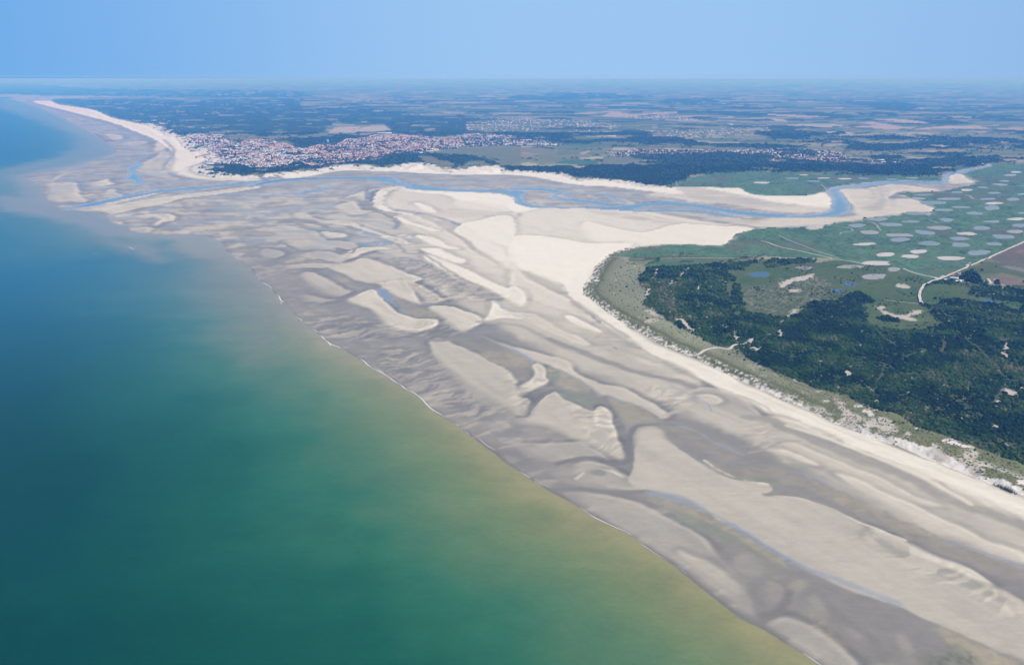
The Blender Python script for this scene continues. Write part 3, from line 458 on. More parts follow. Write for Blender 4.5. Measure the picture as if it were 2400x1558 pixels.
# marsh ponds (view, cx, cy, w, h, kind): w full of water, g shallow, s sandy bed, p pale dry bed, b dark freshwater
PONDS = [('H',1000,252,205,34,'w'),('H',1300,272,185,26,'g'),('H',1335,203,190,22,'g'),('H',800,308,190,34,'w'),('H',905,370,210,34,'s'),('H',1110,303,215,32,'w'),('H',1190,396,255,32,'s'),('H',1185,438,190,40,'w'),('H',1545,330,215,36,'s'),('H',1410,372,200,46,'w'),
 ('H',1625,257,135,36,'w'),('H',1740,427,180,40,'w'),('H',1798,380,195,34,'p'),('H',1455,472,235,48,'g'),('H',1745,485,215,48,'w'),('H',875,475,265,32,'p'),('H',1930,330,155,44,'w'),('H',2020,272,155,28,'w'),('H',2130,412,205,42,'w'),('H',2055,476,175,40,'w'),('H',1900,552,230,46,'w'),
 ('H',1655,607,245,46,'p'),('H',1355,547,180,36,'p'),('H',1290,590,175,42,'p'),('H',1070,572,160,50,'p'),('H',975,650,285,42,'p'),('H',735,685,265,36,'s'),('H',960,780,230,54,'s'),('H',1140,710,160,48,'s'),('H',2245,365,160,42,'s'),('H',2275,310,120,38,'w'),('H',2235,250,165,30,'p'),('H',2300,195,100,24,'w'),
 ('H',1865,198,160,30,'w'),('H',1745,143,185,26,'w'),('H',1590,168,185,24,'w'),('H',2030,150,185,42,'w'),('H',1490,105,235,38,'g'),('H',1360,62,180,22,'s'),('H',1410,30,190,18,'g'),('H',1635,68,215,28,'w'),('H',1985,68,165,26,'w'),('H',2045,105,175,24,'p'),('H',2225,70,130,38,'w'),('H',2405,120,150,30,'w'),('H',2440,420,150,40,'w'),('H',2420,210,150,30,'p'),
 ('D',1710,1167,130,20,'w'),('D',2045,1172,130,22,'w'),('D',2310,1182,110,20,'w'),('D',1940,1123,120,16,'w'),('D',1800,1145,140,22,'p'),('D',2095,1095,140,16,'s'),('D',2140,1065,120,16,'w'),('D',2190,1010,130,16,'s'),('D',2240,983,120,18,'p'),('D',1675,962,100,12,'s'),('D',1510,958,80,10,'s'),
 ('D',1310,1038,120,10,'s'),('D',1115,1050,125,13,'g'),('D',865,1042,120,16,'g'),('D',690,1045,120,16,'p'),('D',500,1038,120,10,'p'),('D',410,1065,150,14,'g'),('D',220,1040,150,14,'g'),('D',320,1008,120,12,'p'),('C',2250,1080,160,18,'p'),('D',2420,1040,120,16,'w'),('D',2450,1130,130,18,'w'),
 ('H',735,845,125,54,'b'),('H',620,908,130,60,'b'),('G',2230,760,200,50,'b'),('G',1915,685,170,40,'b'),('H',2005,1003,160,50,'b'),('H',315,700,150,34,'m')]
CREEKS = [('H',2.5,[0,380,80,395,200,450,300,485,450,545,640,600]),('H',4,[190,345,205,385,260,410,400,430,560,470,700,540,900,600,1150,640,1250,680,1400,735,1540,770]),('H',5,[600,310,720,330,765,355,670,370,650,390]),('H',6,[900,268,960,290,1000,325,1020,355]),('H',3,[640,385,780,405,960,420]),
 ('H',5,[1380,245,1460,258,1540,290]),('H',4,[1540,290,1650,325,1800,370,1950,385,2200,390]),('H',3,[1330,330,1420,400,1480,460]),('H',2.5,[960,380,1050,430,1150,470,1300,500]),('H',5,[1790,25,1830,40,1880,75,1950,80]),('H',3,[1550,60,1700,90,1900,120,2200,130]),('H',3,[1640,200,1760,250,1900,290,2050,300]),
 ('H',3,[1850,400,1950,440,2050,440,2250,470]),('H',3,[960,440,990,430,970,460]),('D',6,[1880,1085,2000,1098,2200,1112,2318,1105]),('D',5,[1550,1160,1700,1185,1800,1195,1850,1230]),('D',5,[480,1095,510,1120,530,1145]),('C',5,[1480,1085,1500,1110,1540,1118]),('C',3,[1500,1105,1580,1070,1640,1040,1720,1030]),
 ('H',3,[1380,220,1450,230,1540,200,1640,215]),('H',2.5,[700,540,820,470,900,430])]
# ------------------------------------------------------------------ fields over the survey grid
def put(arr, P, alpha, val):
    arr[P.idx] = arr[P.idx] * (1 - alpha) + np.asarray(val) * alpha
def outline(view, pts, smooth=True, k=4): return world_pts(view, pts, True, smooth, k)
far = np.clip((GY - 2500) / 4000, 0, 1)

def rough_edge(X, Y):
    """distance wander (m) that keeps outlines ragged at every scale"""
    return (fbm(X, Y, 14, 3, 77) - 0.5)
land_d = np.full(GX.shape, -5000.0)        # + on sand/water side
P = Patch(outline('S', SANDALL, True, 3), 700)
land_d[P.idx] = P.d
sea_d = np.full(GX.shape, -5000.0)
P = Patch(outline('S', SEA, True, 3), 900)
sea_d[P.idx] = P.d
SANDC, WATERC, DUNEC, SCRUBC, MEADC, MARSHC, LANDC, WOODC, TRACKC, SEAC = range(10)
cls = np.full(GX.shape, LANDC, np.int8)
gloss = np.zeros(GX.shape, np.float32)
Z = np.full(GX.shape, 6.0)

# --- sand: dryness, with some painted relief shading mixed in
u1 = fbm(GX, GY, 420, 3, 3); u2 = fbm(GX + 60 * u1, GY, 90, 4, 4)
# streaks run along the shore (towards lower right of the photograph)
ax_, ay_ = ground(1000, 900) - ground(1500, 1230); an = math.hypot(ax_, ay_); ax_, ay_ = ax_ / an, ay_ / an
al = GX * ax_ + GY * ay_; ac = -GX * ay_ + GY * ax_
st = fbm(al / 6 + 40 * u1, ac, 26, 4, 6)
st2 = fbm(al, ac / 5 + 20 * u1, 16, 3, 16)          # ripples across the shore
dry = 0.30 + 0.10 * (u2 - .5) * 2 + 0.10 * sstep(2500, 4200, GY) + 0.05 * (st - .5)
dry += 0.20 * sstep(0.50, 0.62, fbm(GX, GY * 1.15, 75, 3, 41)) * sstep(2300, 3300, GY) * (1 - sstep(4600, 6000, GY))
lowr = (1 - sstep(1800, 3600, GY))
dry += lowr * 0.15 * sstep(.42, .6, st2) * sstep(.50, .66, fbm(GX * .9 + GY * .2, GY * 2.2 - GX * .4, 46, 3, 44)) * sstep(-260, -40, sea_d)
sw_ = np.array((-ay_, ax_)); sw_ = sw_ if sw_[0] < 0 else -sw_            # seaward: the bars fade out that way and end crisply towards the land
for view, val, soft, stg, pts in BARS:
    q = outline(view, pts); c0 = q.mean(0); E = np.abs((q - c0) @ sw_).max() + 1; P = Patch(q, soft * 3 + 30)
    w_ = np.maximum(1, P.y / 1700)
    if view == 'S':
        s2 = soft * (.6 + 1.6 * sstep(.35, .8, vnoise(P.x / 75, P.y / 75, 12))); t = 0
    else:
        t = sstep(-.25, .95, ((P.x - c0[0]) * sw_[0] + (P.y - c0[1]) * sw_[1]) / E); s2 = soft * (.75 + 2.8 * t)
    e_ = P.d + (fbm(P.x, P.y, 30, 3, 8) - .5) * soft * .9
    a = sstep(-s2 * .45, s2 * 1.1, e_) * stg * (.90 + .10 * sstep(.3, .6, st[P.idx]))
    dry[P.idx] = dry[P.idx] * (1 - a) + val * a
    if view != 'S' and val > .43:
        rim = np.exp(-((e_ - 5 * w_) / (6 * w_)) ** 2) * (1 - t) * .12 * stg - np.exp(-((e_ + 8 * w_) / (8 * w_)) ** 2) * (1 - t) * .13 * stg  # embossed relief painted as tone: pale rim, dark trough on the landward edge
        dry[P.idx] += rim * (dry[P.idx] < .93)
for view, val, hw, soft, stg, pts in LINES:
    q = world_pts(view, pts, False); P = Patch(q, hw * 2 + soft * 2 + 10, False)
    a = (1 - sstep(hw * .5, hw + soft, P.d + (fbm(P.x, P.y, 18, 3, 18) - .5) * soft)) * stg
    dry[P.idx] = dry[P.idx] * (1 - a) + val * a
mid = np.clip(1 - np.abs(dry - .55) / .4, 0, 1)
# ripple fields: sunlit and shaded crests across the shore, painted as tone
rp = np.zeros(GX.shape)
for view, pts in [('F', [1250,600, 1500,620, 1700,700, 1900,820, 2100,900, 2300,960, 2250,1040, 1900,1000, 1600,1010, 1480,900, 1340,740]), ('F', [1500,1150, 1700,1160, 1850,1290, 1600,1330, 1400,1290]), ('I', [880,230, 1010,260, 1180,300, 1040,480, 920,430]), ('I', [1340,450, 1500,510, 1660,480, 1720,760, 1600,800, 1480,700, 1350,560]),
                  ('K', [1170,580, 1400,640, 1700,800, 2000,960, 2318,1150, 2200,1200, 1900,1030, 1500,880, 1250,700]), ('I', [0,30, 350,100, 500,300, 800,520, 600,560, 350,440, 0,230]), ('I', [1900,330, 2100,370, 2318,420, 2150,490, 2000,470]), ('J', [330,640, 560,640, 500,720, 350,760]), ('F', [1100,340, 1500,420, 1450,500, 1200,450]), ('F', [600,1120, 1000,1140, 1500,1300, 900,1340, 500,1250])]:
    P = Patch(outline(view, pts), 30); rp[P.idx] = np.maximum(rp[P.idx], sstep(-25, 25, P.d))
rip = fbm(al / 1.0 + 22 * (u2 - .5) * 4, ac / 4.5, 9.5, 2, 216); rip = sstep(.38, .62, rip) - .5
dry += rp * .22 * rip * (GY < 3600)
hst = fbm(GX / 4.5 + 30 * u1, GY, 34, 4, 217) - .5
dry += .26 * hst * sstep(2500, 3600, GY) * (dry < .75)
dry = dry + 0.12 * mid * (st - .5) + 0.05 * mid * (st2 - .5) + 0.06 * (u2 - .5) * mid
dry = np.clip(dry + 0.03 * (fbm(al / 3, ac, 5, 2, 60) - .5), 0.02, 1.0)
ramp_x = [0, .15, .3, .5, .7, .85, 1.0]
ramp = np.array([(.130, .124, .122), (.168, .158, .153), (.228, .213, .202), (.352, .325, .300), (.455, .418, .378), (.575, .525, .468), (.690, .640, .575)])
ramp = ramp * np.array([(1.02, 1.0, .86)] * 5 + [(1, 1, .89), (1.0, 1.0, .905)])
COL = np.stack([np.interp(dry, ramp_x, ramp[:, k]) for k in range(3)], -1)
gloss[:] = 1 - sstep(.22, .62, dry)
gloss *= 0.55
onsand = land_d > 0
for view, col, gl, soft, stg, pts in STAINS:
    P = Patch(outline(view, pts), soft * 2 + 10)
    br = fbm(P.x * .8, P.y * .8, 16, 4, 23)
    a = sstep(-soft, soft, P.d + (br - .5) * soft * 2.2) * stg
    a = (a * (0.55 + 0.9 * sstep(.3, .7, fbm(P.x, P.y, 7, 3, 29))))[..., None].clip(0, 1)
    COL[P.idx] = COL[P.idx] * (1 - a) + np.array(col) * (0.85 + .3 * br[..., None]) * a
    gloss[P.idx] = gloss[P.idx] * (1 - a[..., 0]) + gl * a[..., 0]
for view, hw, soft, pts in GLOSS:
    P = Patch(world_pts(view, pts, False), hw * 2 + soft * 2 + 8, False)
    a = 1 - sstep(hw * .4, hw + soft, P.d + (fbm(P.x, P.y, 14, 2, 20) - .5) * soft)
    gloss[P.idx] = np.maximum(gloss[P.idx], a)
    COL[P.idx] = COL[P.idx] * (1 - a[..., None] * .5) + np.array((.27, .29, .32)) * a[..., None] * .5  # blue of the reflected sky mixed into the wet sand colour
# damp sheen in the inner estuary and dark line along the water's edge
damp = sstep(2300, 3600, GY) * (1 - sstep(.55, .8, dry)) * sstep(.36, .56, fbm(GX, GY * 2, 170, 3, 71))
gloss = np.maximum(gloss, damp * .72)
edge = (1 - sstep(0, 14, -sea_d)) * (sea_d < 0)
COL = COL * (1 - .22 * edge[..., None]); gloss = np.maximum(gloss, edge * .6)
cls[onsand] = SANDC
shore = np.clip(-sea_d, 0, 600)
Zs = 0.02 + shore * 0.006 + dry * np.clip(shore / 30, 0, 1) * 1.6 + 0.25 * (u2 - .5) * np.clip(shore / 60, 0, 1)
Zs = np.where(sea_d > 0, -0.02 * np.clip(sea_d, 0, 60) - .05, np.maximum(Zs, .02))
Z = np.where(onsand, Zs, Z)
inl = np.clip(-land_d, 0, 5000)

# --- river and channels
for view, pts in WATER:
    P = Patch(outline(view, pts), 40)
    d = P.d + (fbm(P.x, P.y, 60, 3, 31) - .5) * 14
    w = (d > 0) & (sea_d[P.idx] < 0) & (land_d[P.idx] > -60)
    ii, jj = P.idx[0][w], P.idx[1][w]
    cls[ii, jj] = WATERC
    dep = sstep(0, 45, d[w])[:, None]
    COL[ii, jj] = np.array((.30, .29, .27)) * (1 - dep) + np.array((.085, .16, .20)) * dep
    gloss[ii, jj] = 1.0; Z[ii, jj] = np.minimum(Z[ii, jj], 1.0) * 0.0 + .9
    m = (d > -30) & (d <= 0) & (cls[P.idx] == SANDC)
    Z[P.idx[0][m], P.idx[1][m]] = np.maximum(1.0, Z[P.idx[0][m], P.idx[1][m]])

# --- land: farmland plain of fields, hedges and woods
def field_cells(X, Y, cw, ch, ang, seed):
    c, s = math.cos(ang), math.sin(ang)
    x = (X * c + Y * s) / cw; y = (-X * s + Y * c) / ch
    x = x + .35 * (fbm(X, Y, 1500, 2, seed) - .5) * 4; y = y + .35 * (fbm(X, Y, 1300, 2, seed + 1) - .5) * 4
    ix = np.floor(x).astype(np.int64); iy = np.floor(y).astype(np.int64)
    f1 = np.full(x.shape, 9.0); f2 = np.full(x.shape, 9.0); idn = np.zeros(x.shape)
    for ox in (-1, 0, 1):
        for oy in (-1, 0, 1):
            cx_ = ix + ox; cy_ = iy + oy
            px_ = cx_ + .5 + .38 * (_hash(cx_, cy_, seed) * 2 - 1); py_ = cy_ + .5 + .38 * (_hash(cx_, cy_, seed + 5) * 2 - 1)
            dd = np.maximum(np.abs(px_ - x), np.abs(py_ - y)) + .25 * (np.abs(px_ - x) + np.abs(py_ - y))
            idv = _hash(cx_, cy_, seed + 9)
            cl = dd < f1
            f2 = np.where(cl, f1, np.minimum(f2, dd)); idn = np.where(cl, idv, idn); f1 = np.where(cl, dd, f1)
    return idn, (f2 - f1) * min(cw, ch)
land = land_d <= 0
idA, hedA = field_cells(GX, GY, 330, 180, .35, 100)
idB, hedB = field_cells(GX, GY, 700, 430, -.2, 200)
bigf = sstep(11000, 14000, GY)
idn = np.where(bigf > .5, idB, idA); hed = np.where(bigf > .5, hedB, hedA)
pal = np.array([(.085, .115, .045), (.12, .14, .06), (.16, .165, .075), (.065, .12, .05), (.20, .19, .10), (.10, .13, .055), (.27, .245, .14), (.15, .155, .075), (.27, .235, .155), (.19, .165, .11)])
pi_near = np.array([0, 1, 2, 1, 5, 7, 3, 0, 2, 7, 5, 4, 1, 2, 6, 5, 7, 9]); pi_far = np.array([0, 6, 1, 2, 5, 7, 3, 0, 8, 7, 0, 4, 1, 3, 9, 5, 0, 2])
k = (idn * 17.99).astype(int)
FC = np.where((GY > 10500)[..., None], pal[pi_far[k]], pal[pi_near[k]])
FC = FC * (0.82 + .36 * fbm(GX, GY, 160, 4, 33))[..., None]
woodn = fbm(GX, GY * 1.6, 900, 4, 51)
wthr = .008
wood = sstep(.53, .60, woodn + wthr + .10 * (fbm(GX, GY, 120, 3, 52) - .5)) * .95
wood *= 1 - .5 * sstep(16000, 30000, GY)
hedge = (1 - sstep(5, 16, hed)) * sstep(.42, .55, fbm(GX, GY, 200, 2, 53)) * (1 - sstep(9000, 14000, GY))
wood = np.maximum(wood, hedge * .9)
for view, col, pts in FIELDS:
    P = Patch(outline(view, pts, False), 60)
    a = sstep(-6, 6, P.d)[..., None] * (0.9)
    FC[P.idx] = FC[P.idx] * (1 - a) + np.array(col) * .82 * (.9 + .2 * fbm(P.x, P.y, 60, 3, 61))[..., None] * a
    wood[P.idx] *= 1 - sstep(-20, 10, P.d)
for view, pts in NFOREST:
    P = Patch(outline(view, pts), 150)
    a = sstep(-30, 20, P.d + (fbm(P.x, P.y, 130, 4, 62) - .5) * 110)
    wood[P.idx] = np.maximum(wood[P.idx], a * (1 - .85 * sstep(.60, .66, fbm(P.x, P.y, 300, 3, 63))))
town = np.zeros(GX.shape)
for view, n, red, lab, pts in TOWNS:
    P = Patch(outline(view, pts), 60)
    town[P.idx] = np.maximum(town[P.idx], sstep(-40, 20, P.d) * (1 if lab == 'seaside town' else .35))
gard = fbm(GX, GY, 45, 3, 64)
wood = wood * (1 - town * .9) + town * sstep(.60, .68, gard) * .8
tcol = np.array((.20, .19, .18)) * (1 - sstep(.45, .6, gard))[..., None] + np.array((.07, .09, .04)) * sstep(.45, .6, gard)[..., None]
FC = FC * (1 - town[..., None] * .85) + tcol * town[..., None] * .85
WCOL = np.array((.020, .037, .018)) * (0.4 + 1.7 * fbm(GX, GY, 90, 5, 65, .6))[..., None]
wa_ = sstep(.4, .6, wood)[..., None]
FC = FC * (1 - wa_) + WCOL * wa_
COL[land] = FC[land]; gloss[land] = 0
Z = np.where(land, 5 + np.clip(inl / 60, 0, 4) + wa_[..., 0] * (10 + 8 * (fbm(GX, GY, 18, 3, 66) - .5) * (1 - .6 * sstep(9000, 20000, GY))) + sstep(12000, 40000, GY) * 60 * fbm(GX, GY, 9000, 3, 67), Z)
cls[land & (wood > .5)] = WOODC

# --- low dunes along the north bank and the resort beach
UU = CX + FPX * GX / (GY * cp + H * sp)
nb = land & (GY > 4200) & (GY < 12500) & (UU < 1560)
dn = sstep(.46, .58, fbm(GX, GY, 45, 4, 81) + .25 * (1 - inl / 150)) * (inl < np.where(UU > 1170, 60, 190))
dn = np.where(nb, dn * (1 - sstep(.55, 1.0, inl / np.where(UU > 1170, 70, 190))), 0)
dcol = np.array((.62, .57, .48)) * (.8 + .3 * fbm(GX, GY, 25, 3, 82))[..., None]
COL = COL * (1 - dn[..., None]) + dcol * dn[..., None]
Z = np.where(nb & (inl < 260), np.where(dn > .4, 5 + 16 * sstep(0, 90, inl) * fbm(GX, GY, 70, 4, 83) * 1.2, Z), Z)
Z = np.where(land & (inl < 25), Z * sstep(-5, 25, inl) + 2.5 * (1 - sstep(-5, 25, inl)), Z)
cls[(dn > .5)] = DUNEC
for view, pts, h in [('O', [1620,720, 1700,660, 1780,630, 1900,620, 2010,635, 2080,680, 1980,700, 1860,715, 1750,730], 24), ('B', [1800,990, 1900,970, 2050,962, 2180,945, 2215,965, 2225,1000, 2000,1005], 20), ('O', [420,715, 480,680, 540,655, 600,690, 640,712], 14), ('O', [1480,700, 1540,655, 1610,665, 1600,700], 16)]:
    P = Patch(outline(view, pts), 40); a = sstep(-25, 30, P.d)
    COL[P.idx] = COL[P.idx] * (1 - a[..., None]) + np.array((.66, .60, .49)) * (.75 + .4 * fbm(P.x, P.y, 40, 3, 84))[..., None] * a[..., None]
    Z[P.idx] = Z[P.idx] * (1 - a) + (4 + h * sstep(-10, 90, P.d) * (.6 + .7 * fbm(P.x, P.y, 60, 4, 85))) * a
    cls[P.idx[0][a > .5], P.idx[1][a > .5]] = DUNEC

# --- salt marsh
marsh = np.zeros(GX.shape)
for view, pts in MARSH:
    P = Patch(outline(view, pts, True, 2), 60)
    a = sstep(-3, 3, P.d); a = np.where(land_d[P.idx] <= 0, a, 0); marsh[P.idx] = np.maximum(marsh[P.idx], a)
m1 = fbm(GX, GY, 150, 4, 91); m2 = fbm(GX + 30 * m1, GY, 22, 4, 92); rid = np.abs(fbm(GX + 80 * m1, GY, 75, 3, 93) - .5)
MC = np.array((.078, .142, .066)) + (m1 - .5)[..., None] * np.array((.03, .05, .01)) + (m2 - .5)[..., None] * np.array((.06, .075, .05))
MC = MC * (.80 + .5 * fbm(GX, GY, 60, 4, 191))[..., None] * (.42 + .58 * sstep(.0, .030, rid))[..., None] * (.6 + .4 * sstep(.0, .025, np.abs(fbm(GX + 60 * m1, GY, 38, 3, 193) - .5)))[..., None]
br = sstep(.56, .68, fbm(GX, GY, 260, 4, 94))[..., None]; MC = MC * (1 - .6 * br) + np.array((.115, .105, .062)) * .6 * br
nearshore = ((1 - sstep(0, 35, inl)) * sstep(.45, .6, fbm(GX, GY, 25, 3, 95)))[..., None] * .7
MC = MC * (1 - nearshore) + np.array((.34, .31, .26)) * nearshore
mm = marsh > .5
COL[mm] = np.clip(MC, .01, 1)[mm]; cls[mm] = MARSHC; Z[mm] = (3.2 + .7 * m2 - .5 * (1 - sstep(0, .02, rid)))[mm]
for view, hw, pts in CREEKS:
    P = Patch(world_pts(view, pts, False), hw * 2 + 6, False, GX, GY); Z[P.idx] -= .5 * (1 - sstep(hw, hw * 2, P.d)) * (cls[P.idx] == MARSHC)

# --- dune grassland, scrub and clearings on the spit
SC = outline('S', SCRUB[0][1], True, 2); P = Patch(SC, 80)
sc = np.zeros(GX.shape); sc[P.idx] = sstep(-8, 8, P.d + (fbm(P.x, P.y, 30, 3, 96) - .5) * 30); sc[land_d > 0] = 0
n1 = fbm(GX, GY, 26, 4, 97); n2 = fbm(GX, GY, 9, 3, 98); n3 = fbm(GX, GY, 130, 4, 99)
und = fbm(GX, GY, 75, 4, 100)
SCC = np.array((.028, .046, .015)) * (.5 + n3 + .5 * n1)[..., None]
greyp = sstep(.52, .64, fbm(GX, GY, 45, 4, 101))[..., None] * .6
SCC = SCC * (1 - greyp) + np.array((.088, .095, .045)) * greyp
sm = (sc > .5) & (marsh < .5)
COL[sm] = SCC[sm]; cls[sm] = SCRUBC; Z = np.where(sm, 5 + 9 * und, Z)
md = np.zeros(GX.shape)
for view, pts in MEADOW:
    P = Patch(outline(view, pts), 40); a = sstep(-5, 5, P.d + (fbm(P.x, P.y, 24, 3, 102) - .5) * 22); md[P.idx] = np.maximum(md[P.idx], a)
md *= (marsh < .5) & land
MD = np.array((.076, .106, .032)) + (n3 - .5)[..., None] * np.array((.06, .03, .02)) + (n2 - .5)[..., None] * np.array((.03, .03, .015))
hz = Patch(outline('H', [-230,900, 0,860, 100,800, 400,780, 560,820, 560,980, 640,1010, 350,1035, 310,1090, 0,1120, -200,1080]), 60)
a = sstep(-20, 20, hz.d)[..., None]; sp_ = sstep(.5, .62, fbm(hz.x, hz.y, 9, 3, 103))[..., None]
MD[hz.idx] = MD[hz.idx] * (1 - a) + (np.array((.074, .094, .036)) * (1 - sp_ * .5) + np.array((.26, .24, .17)) * sp_ * .5) * a
mk = md > .5
COL[mk] = MD[mk].clip(.01, 1); cls[mk] = MEADC; Z = np.where(mk, 4.5 + 2.5 * und, Z)
# woods inside the clearing
for view, pts in [('H', [640,990, 700,950, 760,925, 830,915, 900,950, 960,990, 955,1022, 860,1030, 740,1025]), ('H', [300,1140, 350,1050, 460,1030, 640,1030, 800,1040, 880,1085, 870,1150, 600,1170]), ('H', [985,1160, 1020,1140, 1100,1140, 1180,1165, 1160,1190, 1040,1190]),
                  ('Q', [930,600, 960,520, 1060,440, 1200,405, 1330,450, 1400,540, 1450,600, 1400,700, 1200,660, 1050,620]), ('H', [2040,830, 2080,820, 2100,850, 2060,860]), ('H', [-10,640, 200,620, 420,625, 400,650, 200,665, 0,700])]:
    P = Patch(outline(view, pts), 20); w = P.d > 0
    ii, jj = P.idx[0][w], P.idx[1][w]; cls[ii, jj] = SCRUBC; COL[ii, jj] = np.array((.022, .033, .02)); md[ii, jj] = 0
# foredune belt
FD = Patch(outline('S', FOREDUNE[0][1], True, 2), 60)
fd = np.zeros(GX.shape); fd[FD.idx] = sstep(-4, 4, FD.d + (fbm(FD.x, FD.y, 18, 3, 104) - .5) * 12); fd[land_d > 0] = 0; fd[marsh > .5] = 0
uu = GX / (GY * cp + H * sp)                     # bearing from the survey point
east = sstep(.02, .25, GX / 1500 - .35)          # towards the near, cliffed end of the dunes
duneh = fbm(GX, GY, 30, 4, 105); dh2 = fbm(GX, GY, 75, 3, 106)
scarp = sstep(0, 26, inl + (duneh - .5) * 34)
n4 = fbm(GX, GY, 34, 5, 297, .55); cover = sstep(.44, .49, n4 - .11 + sstep(2, 42, inl) * .27)
cover_t = sstep(.42, .54, fbm(GX, GY, 6.5, 3, 107) * .7 + .3 * n1 - .03 + .30 * sstep(8, 60, inl))
cover = cover * east + cover_t * (1 - east)
blowo = sstep(.565, .60, fbm(GX, GY, 36, 3, 108)) * (1 - sstep(35, 85, inl)) * east
cover = cover * (1 - blowo)
GR = np.array((.160, .168, .070)) * (.72 + .5 * n1)[..., None] + (n2 - .5)[..., None] * .05
tip = ((1 - east) * sstep(40, 90, inl))[..., None]
rows_ = np.exp(-((inl - 22 - 10 * (n3 - .5)) / 7) ** 2) + np.exp(-((inl - 50 - 14 * (n3 - .5)) / 8) ** 2); cover_rows = sstep(.40, .52, n2) * rows_ * .8
cover = np.maximum(cover, (1 - east) * cover_rows)
GR = GR * (1 - .45 * (rows_ * (1 - east)).clip(0, 1)[..., None])
GR = GR * (1 - tip) + (np.array((.225, .228, .135)) * (.75 + .5 * n3)[..., None]) * tip
SD = np.array((.66, .61, .54)) * (.88 + .2 * n1)[..., None]
DC = SD * (1 - cover[..., None]) + GR * cover[..., None]
fm = fd > .5
COL[fm] = DC[fm]; cls[fm] = DUNEC
Z = np.where(fm, 2.6 + scarp * (2.2 + 8 * (duneh * .5 + dh2 * .6) * (.35 + .65 * east)) + cover * .8 * (1 - tip[..., 0]), Z)
for view, pts in BLOW:
    P = Patch(outline(view, pts), 25); a = sstep(-5, 4, P.d + (fbm(P.x, P.y, 11, 4, 109) - .5) * 26)
    w = a > .5; COL[P.idx] = COL[P.idx] * (1 - a[..., None]) + np.array((.47, .42, .34)) * (.8 + .3 * fbm(P.x, P.y, 8, 2, 110))[..., None] * a[..., None]
    ii, jj = P.idx[0][w], P.idx[1][w]; cls[ii, jj] = DUNEC
# scattered small blow-outs in the scrub
bl = (cls == SCRUBC) & (fbm(GX, GY, 14, 4, 111, .6) > .745) & (GY < 3600)
COL[bl] = (.30, .26, .20); cls[bl] = DUNEC
# tyre marks along the top of the beach
for off in (26, 34, 55):
    P_ = np.abs(land_d - off - 8 * (fbm(GX, GY, 300, 2, 120 + off) - .5))
    a = (1 - sstep(.6, 2.2, P_)) * onsand * (dry > .85) * (GY < 2200) * .10
    COL = COL * (1 - a[..., None])
COL = np.clip(COL, 0.004, .85)

TRM = np.zeros(GX.shape, bool)
for view, hw, pts in TRACKS:
    P = Patch(world_pts(view, pts, False), 30, False, GX, GY); w = P.d < hw + 3.5; TRM[P.idx[0][w], P.idx[1][w]] = True
# --- marsh ponds: sink the ground where they lie
rng = random.Random(5)
pond_polys = []
for view, cx_, cy_, w_, h_, kd in PONDS:
    n = rng.choice((5, 6, 6, 7, 8)); p = []
    ph = rng.uniform(0, 6.28); sk = rng.uniform(-.35, .35); ex = rng.uniform(.7, 1.0)
    lob = [rng.uniform(-.10, .10) for _ in range(4)]
    for i in range(n):
        t = 2 * math.pi * (i + rng.uniform(-.3, .3)) / n
        c, s = math.cos(t), math.sin(t)
        r = 1 + lob[0] * math.cos(2 * t + ph) + lob[1] * math.cos(3 * t + ph * 2) + lob[2] * math.cos(5 * t) + rng.uniform(-.22, .20)
        xx = math.copysign(abs(c) ** ex, c) * r; yy = math.copysign(abs(s) ** (ex * 1.15), s) * r
        p += [cx_ + w_ / 2 * (xx + sk * yy * .6), cy_ + h_ / 2 * (yy + .12 * sk * xx)]
    pr = np.array(p).reshape(-1, 2); pr = np.stack([pr * .8 + np.roll(pr, 1, 0) * .2, pr * .8 + np.roll(pr, -1, 0) * .2], 1).reshape(-1)
    q = world_pts(view, list(pr), True, False); pond_polys.append((q, kd, cx_, cy_))
    P = Patch(q, 14, True, GX, GY); w = P.d > -2.5
    Z[P.idx] = np.where(P.d > -1, Z[P.idx] - 1.0, Z[P.idx])
    rim = sstep(-9, -2, P.d) * .5
    COL[P.idx] = COL[P.idx] * (1 - rim[..., None]) + np.array((.14, .14, .09)) * rim[..., None]
    if kd == 'b':
        pass
def grid_at(x, y):
    i = np.interp(y, YR, np.arange(NR)); s = x / (y * cp + H * sp); j = (s / .82 + 1) / 2 * (NC - 1)
    return np.clip(np.rint(i).astype(int), 0, NR - 1), np.clip(np.rint(j).astype(int), 0, NC - 1)
def height_at(x, y):
    i = np.clip(np.interp(y, YR, np.arange(NR)), 0, NR - 1.001); j = np.clip((np.asarray(x) / (np.asarray(y) * cp + H * sp) / .82 + 1) / 2 * (NC - 1), 0, NC - 1.001)
    i0 = i.astype(int); j0 = j.astype(int); a = i - i0; b = j - j0
    return (Z[i0, j0] * (1 - b) + Z[i0, j0 + 1] * b) * (1 - a) + (Z[i0 + 1, j0] * (1 - b) + Z[i0 + 1, j0 + 1] * b) * a
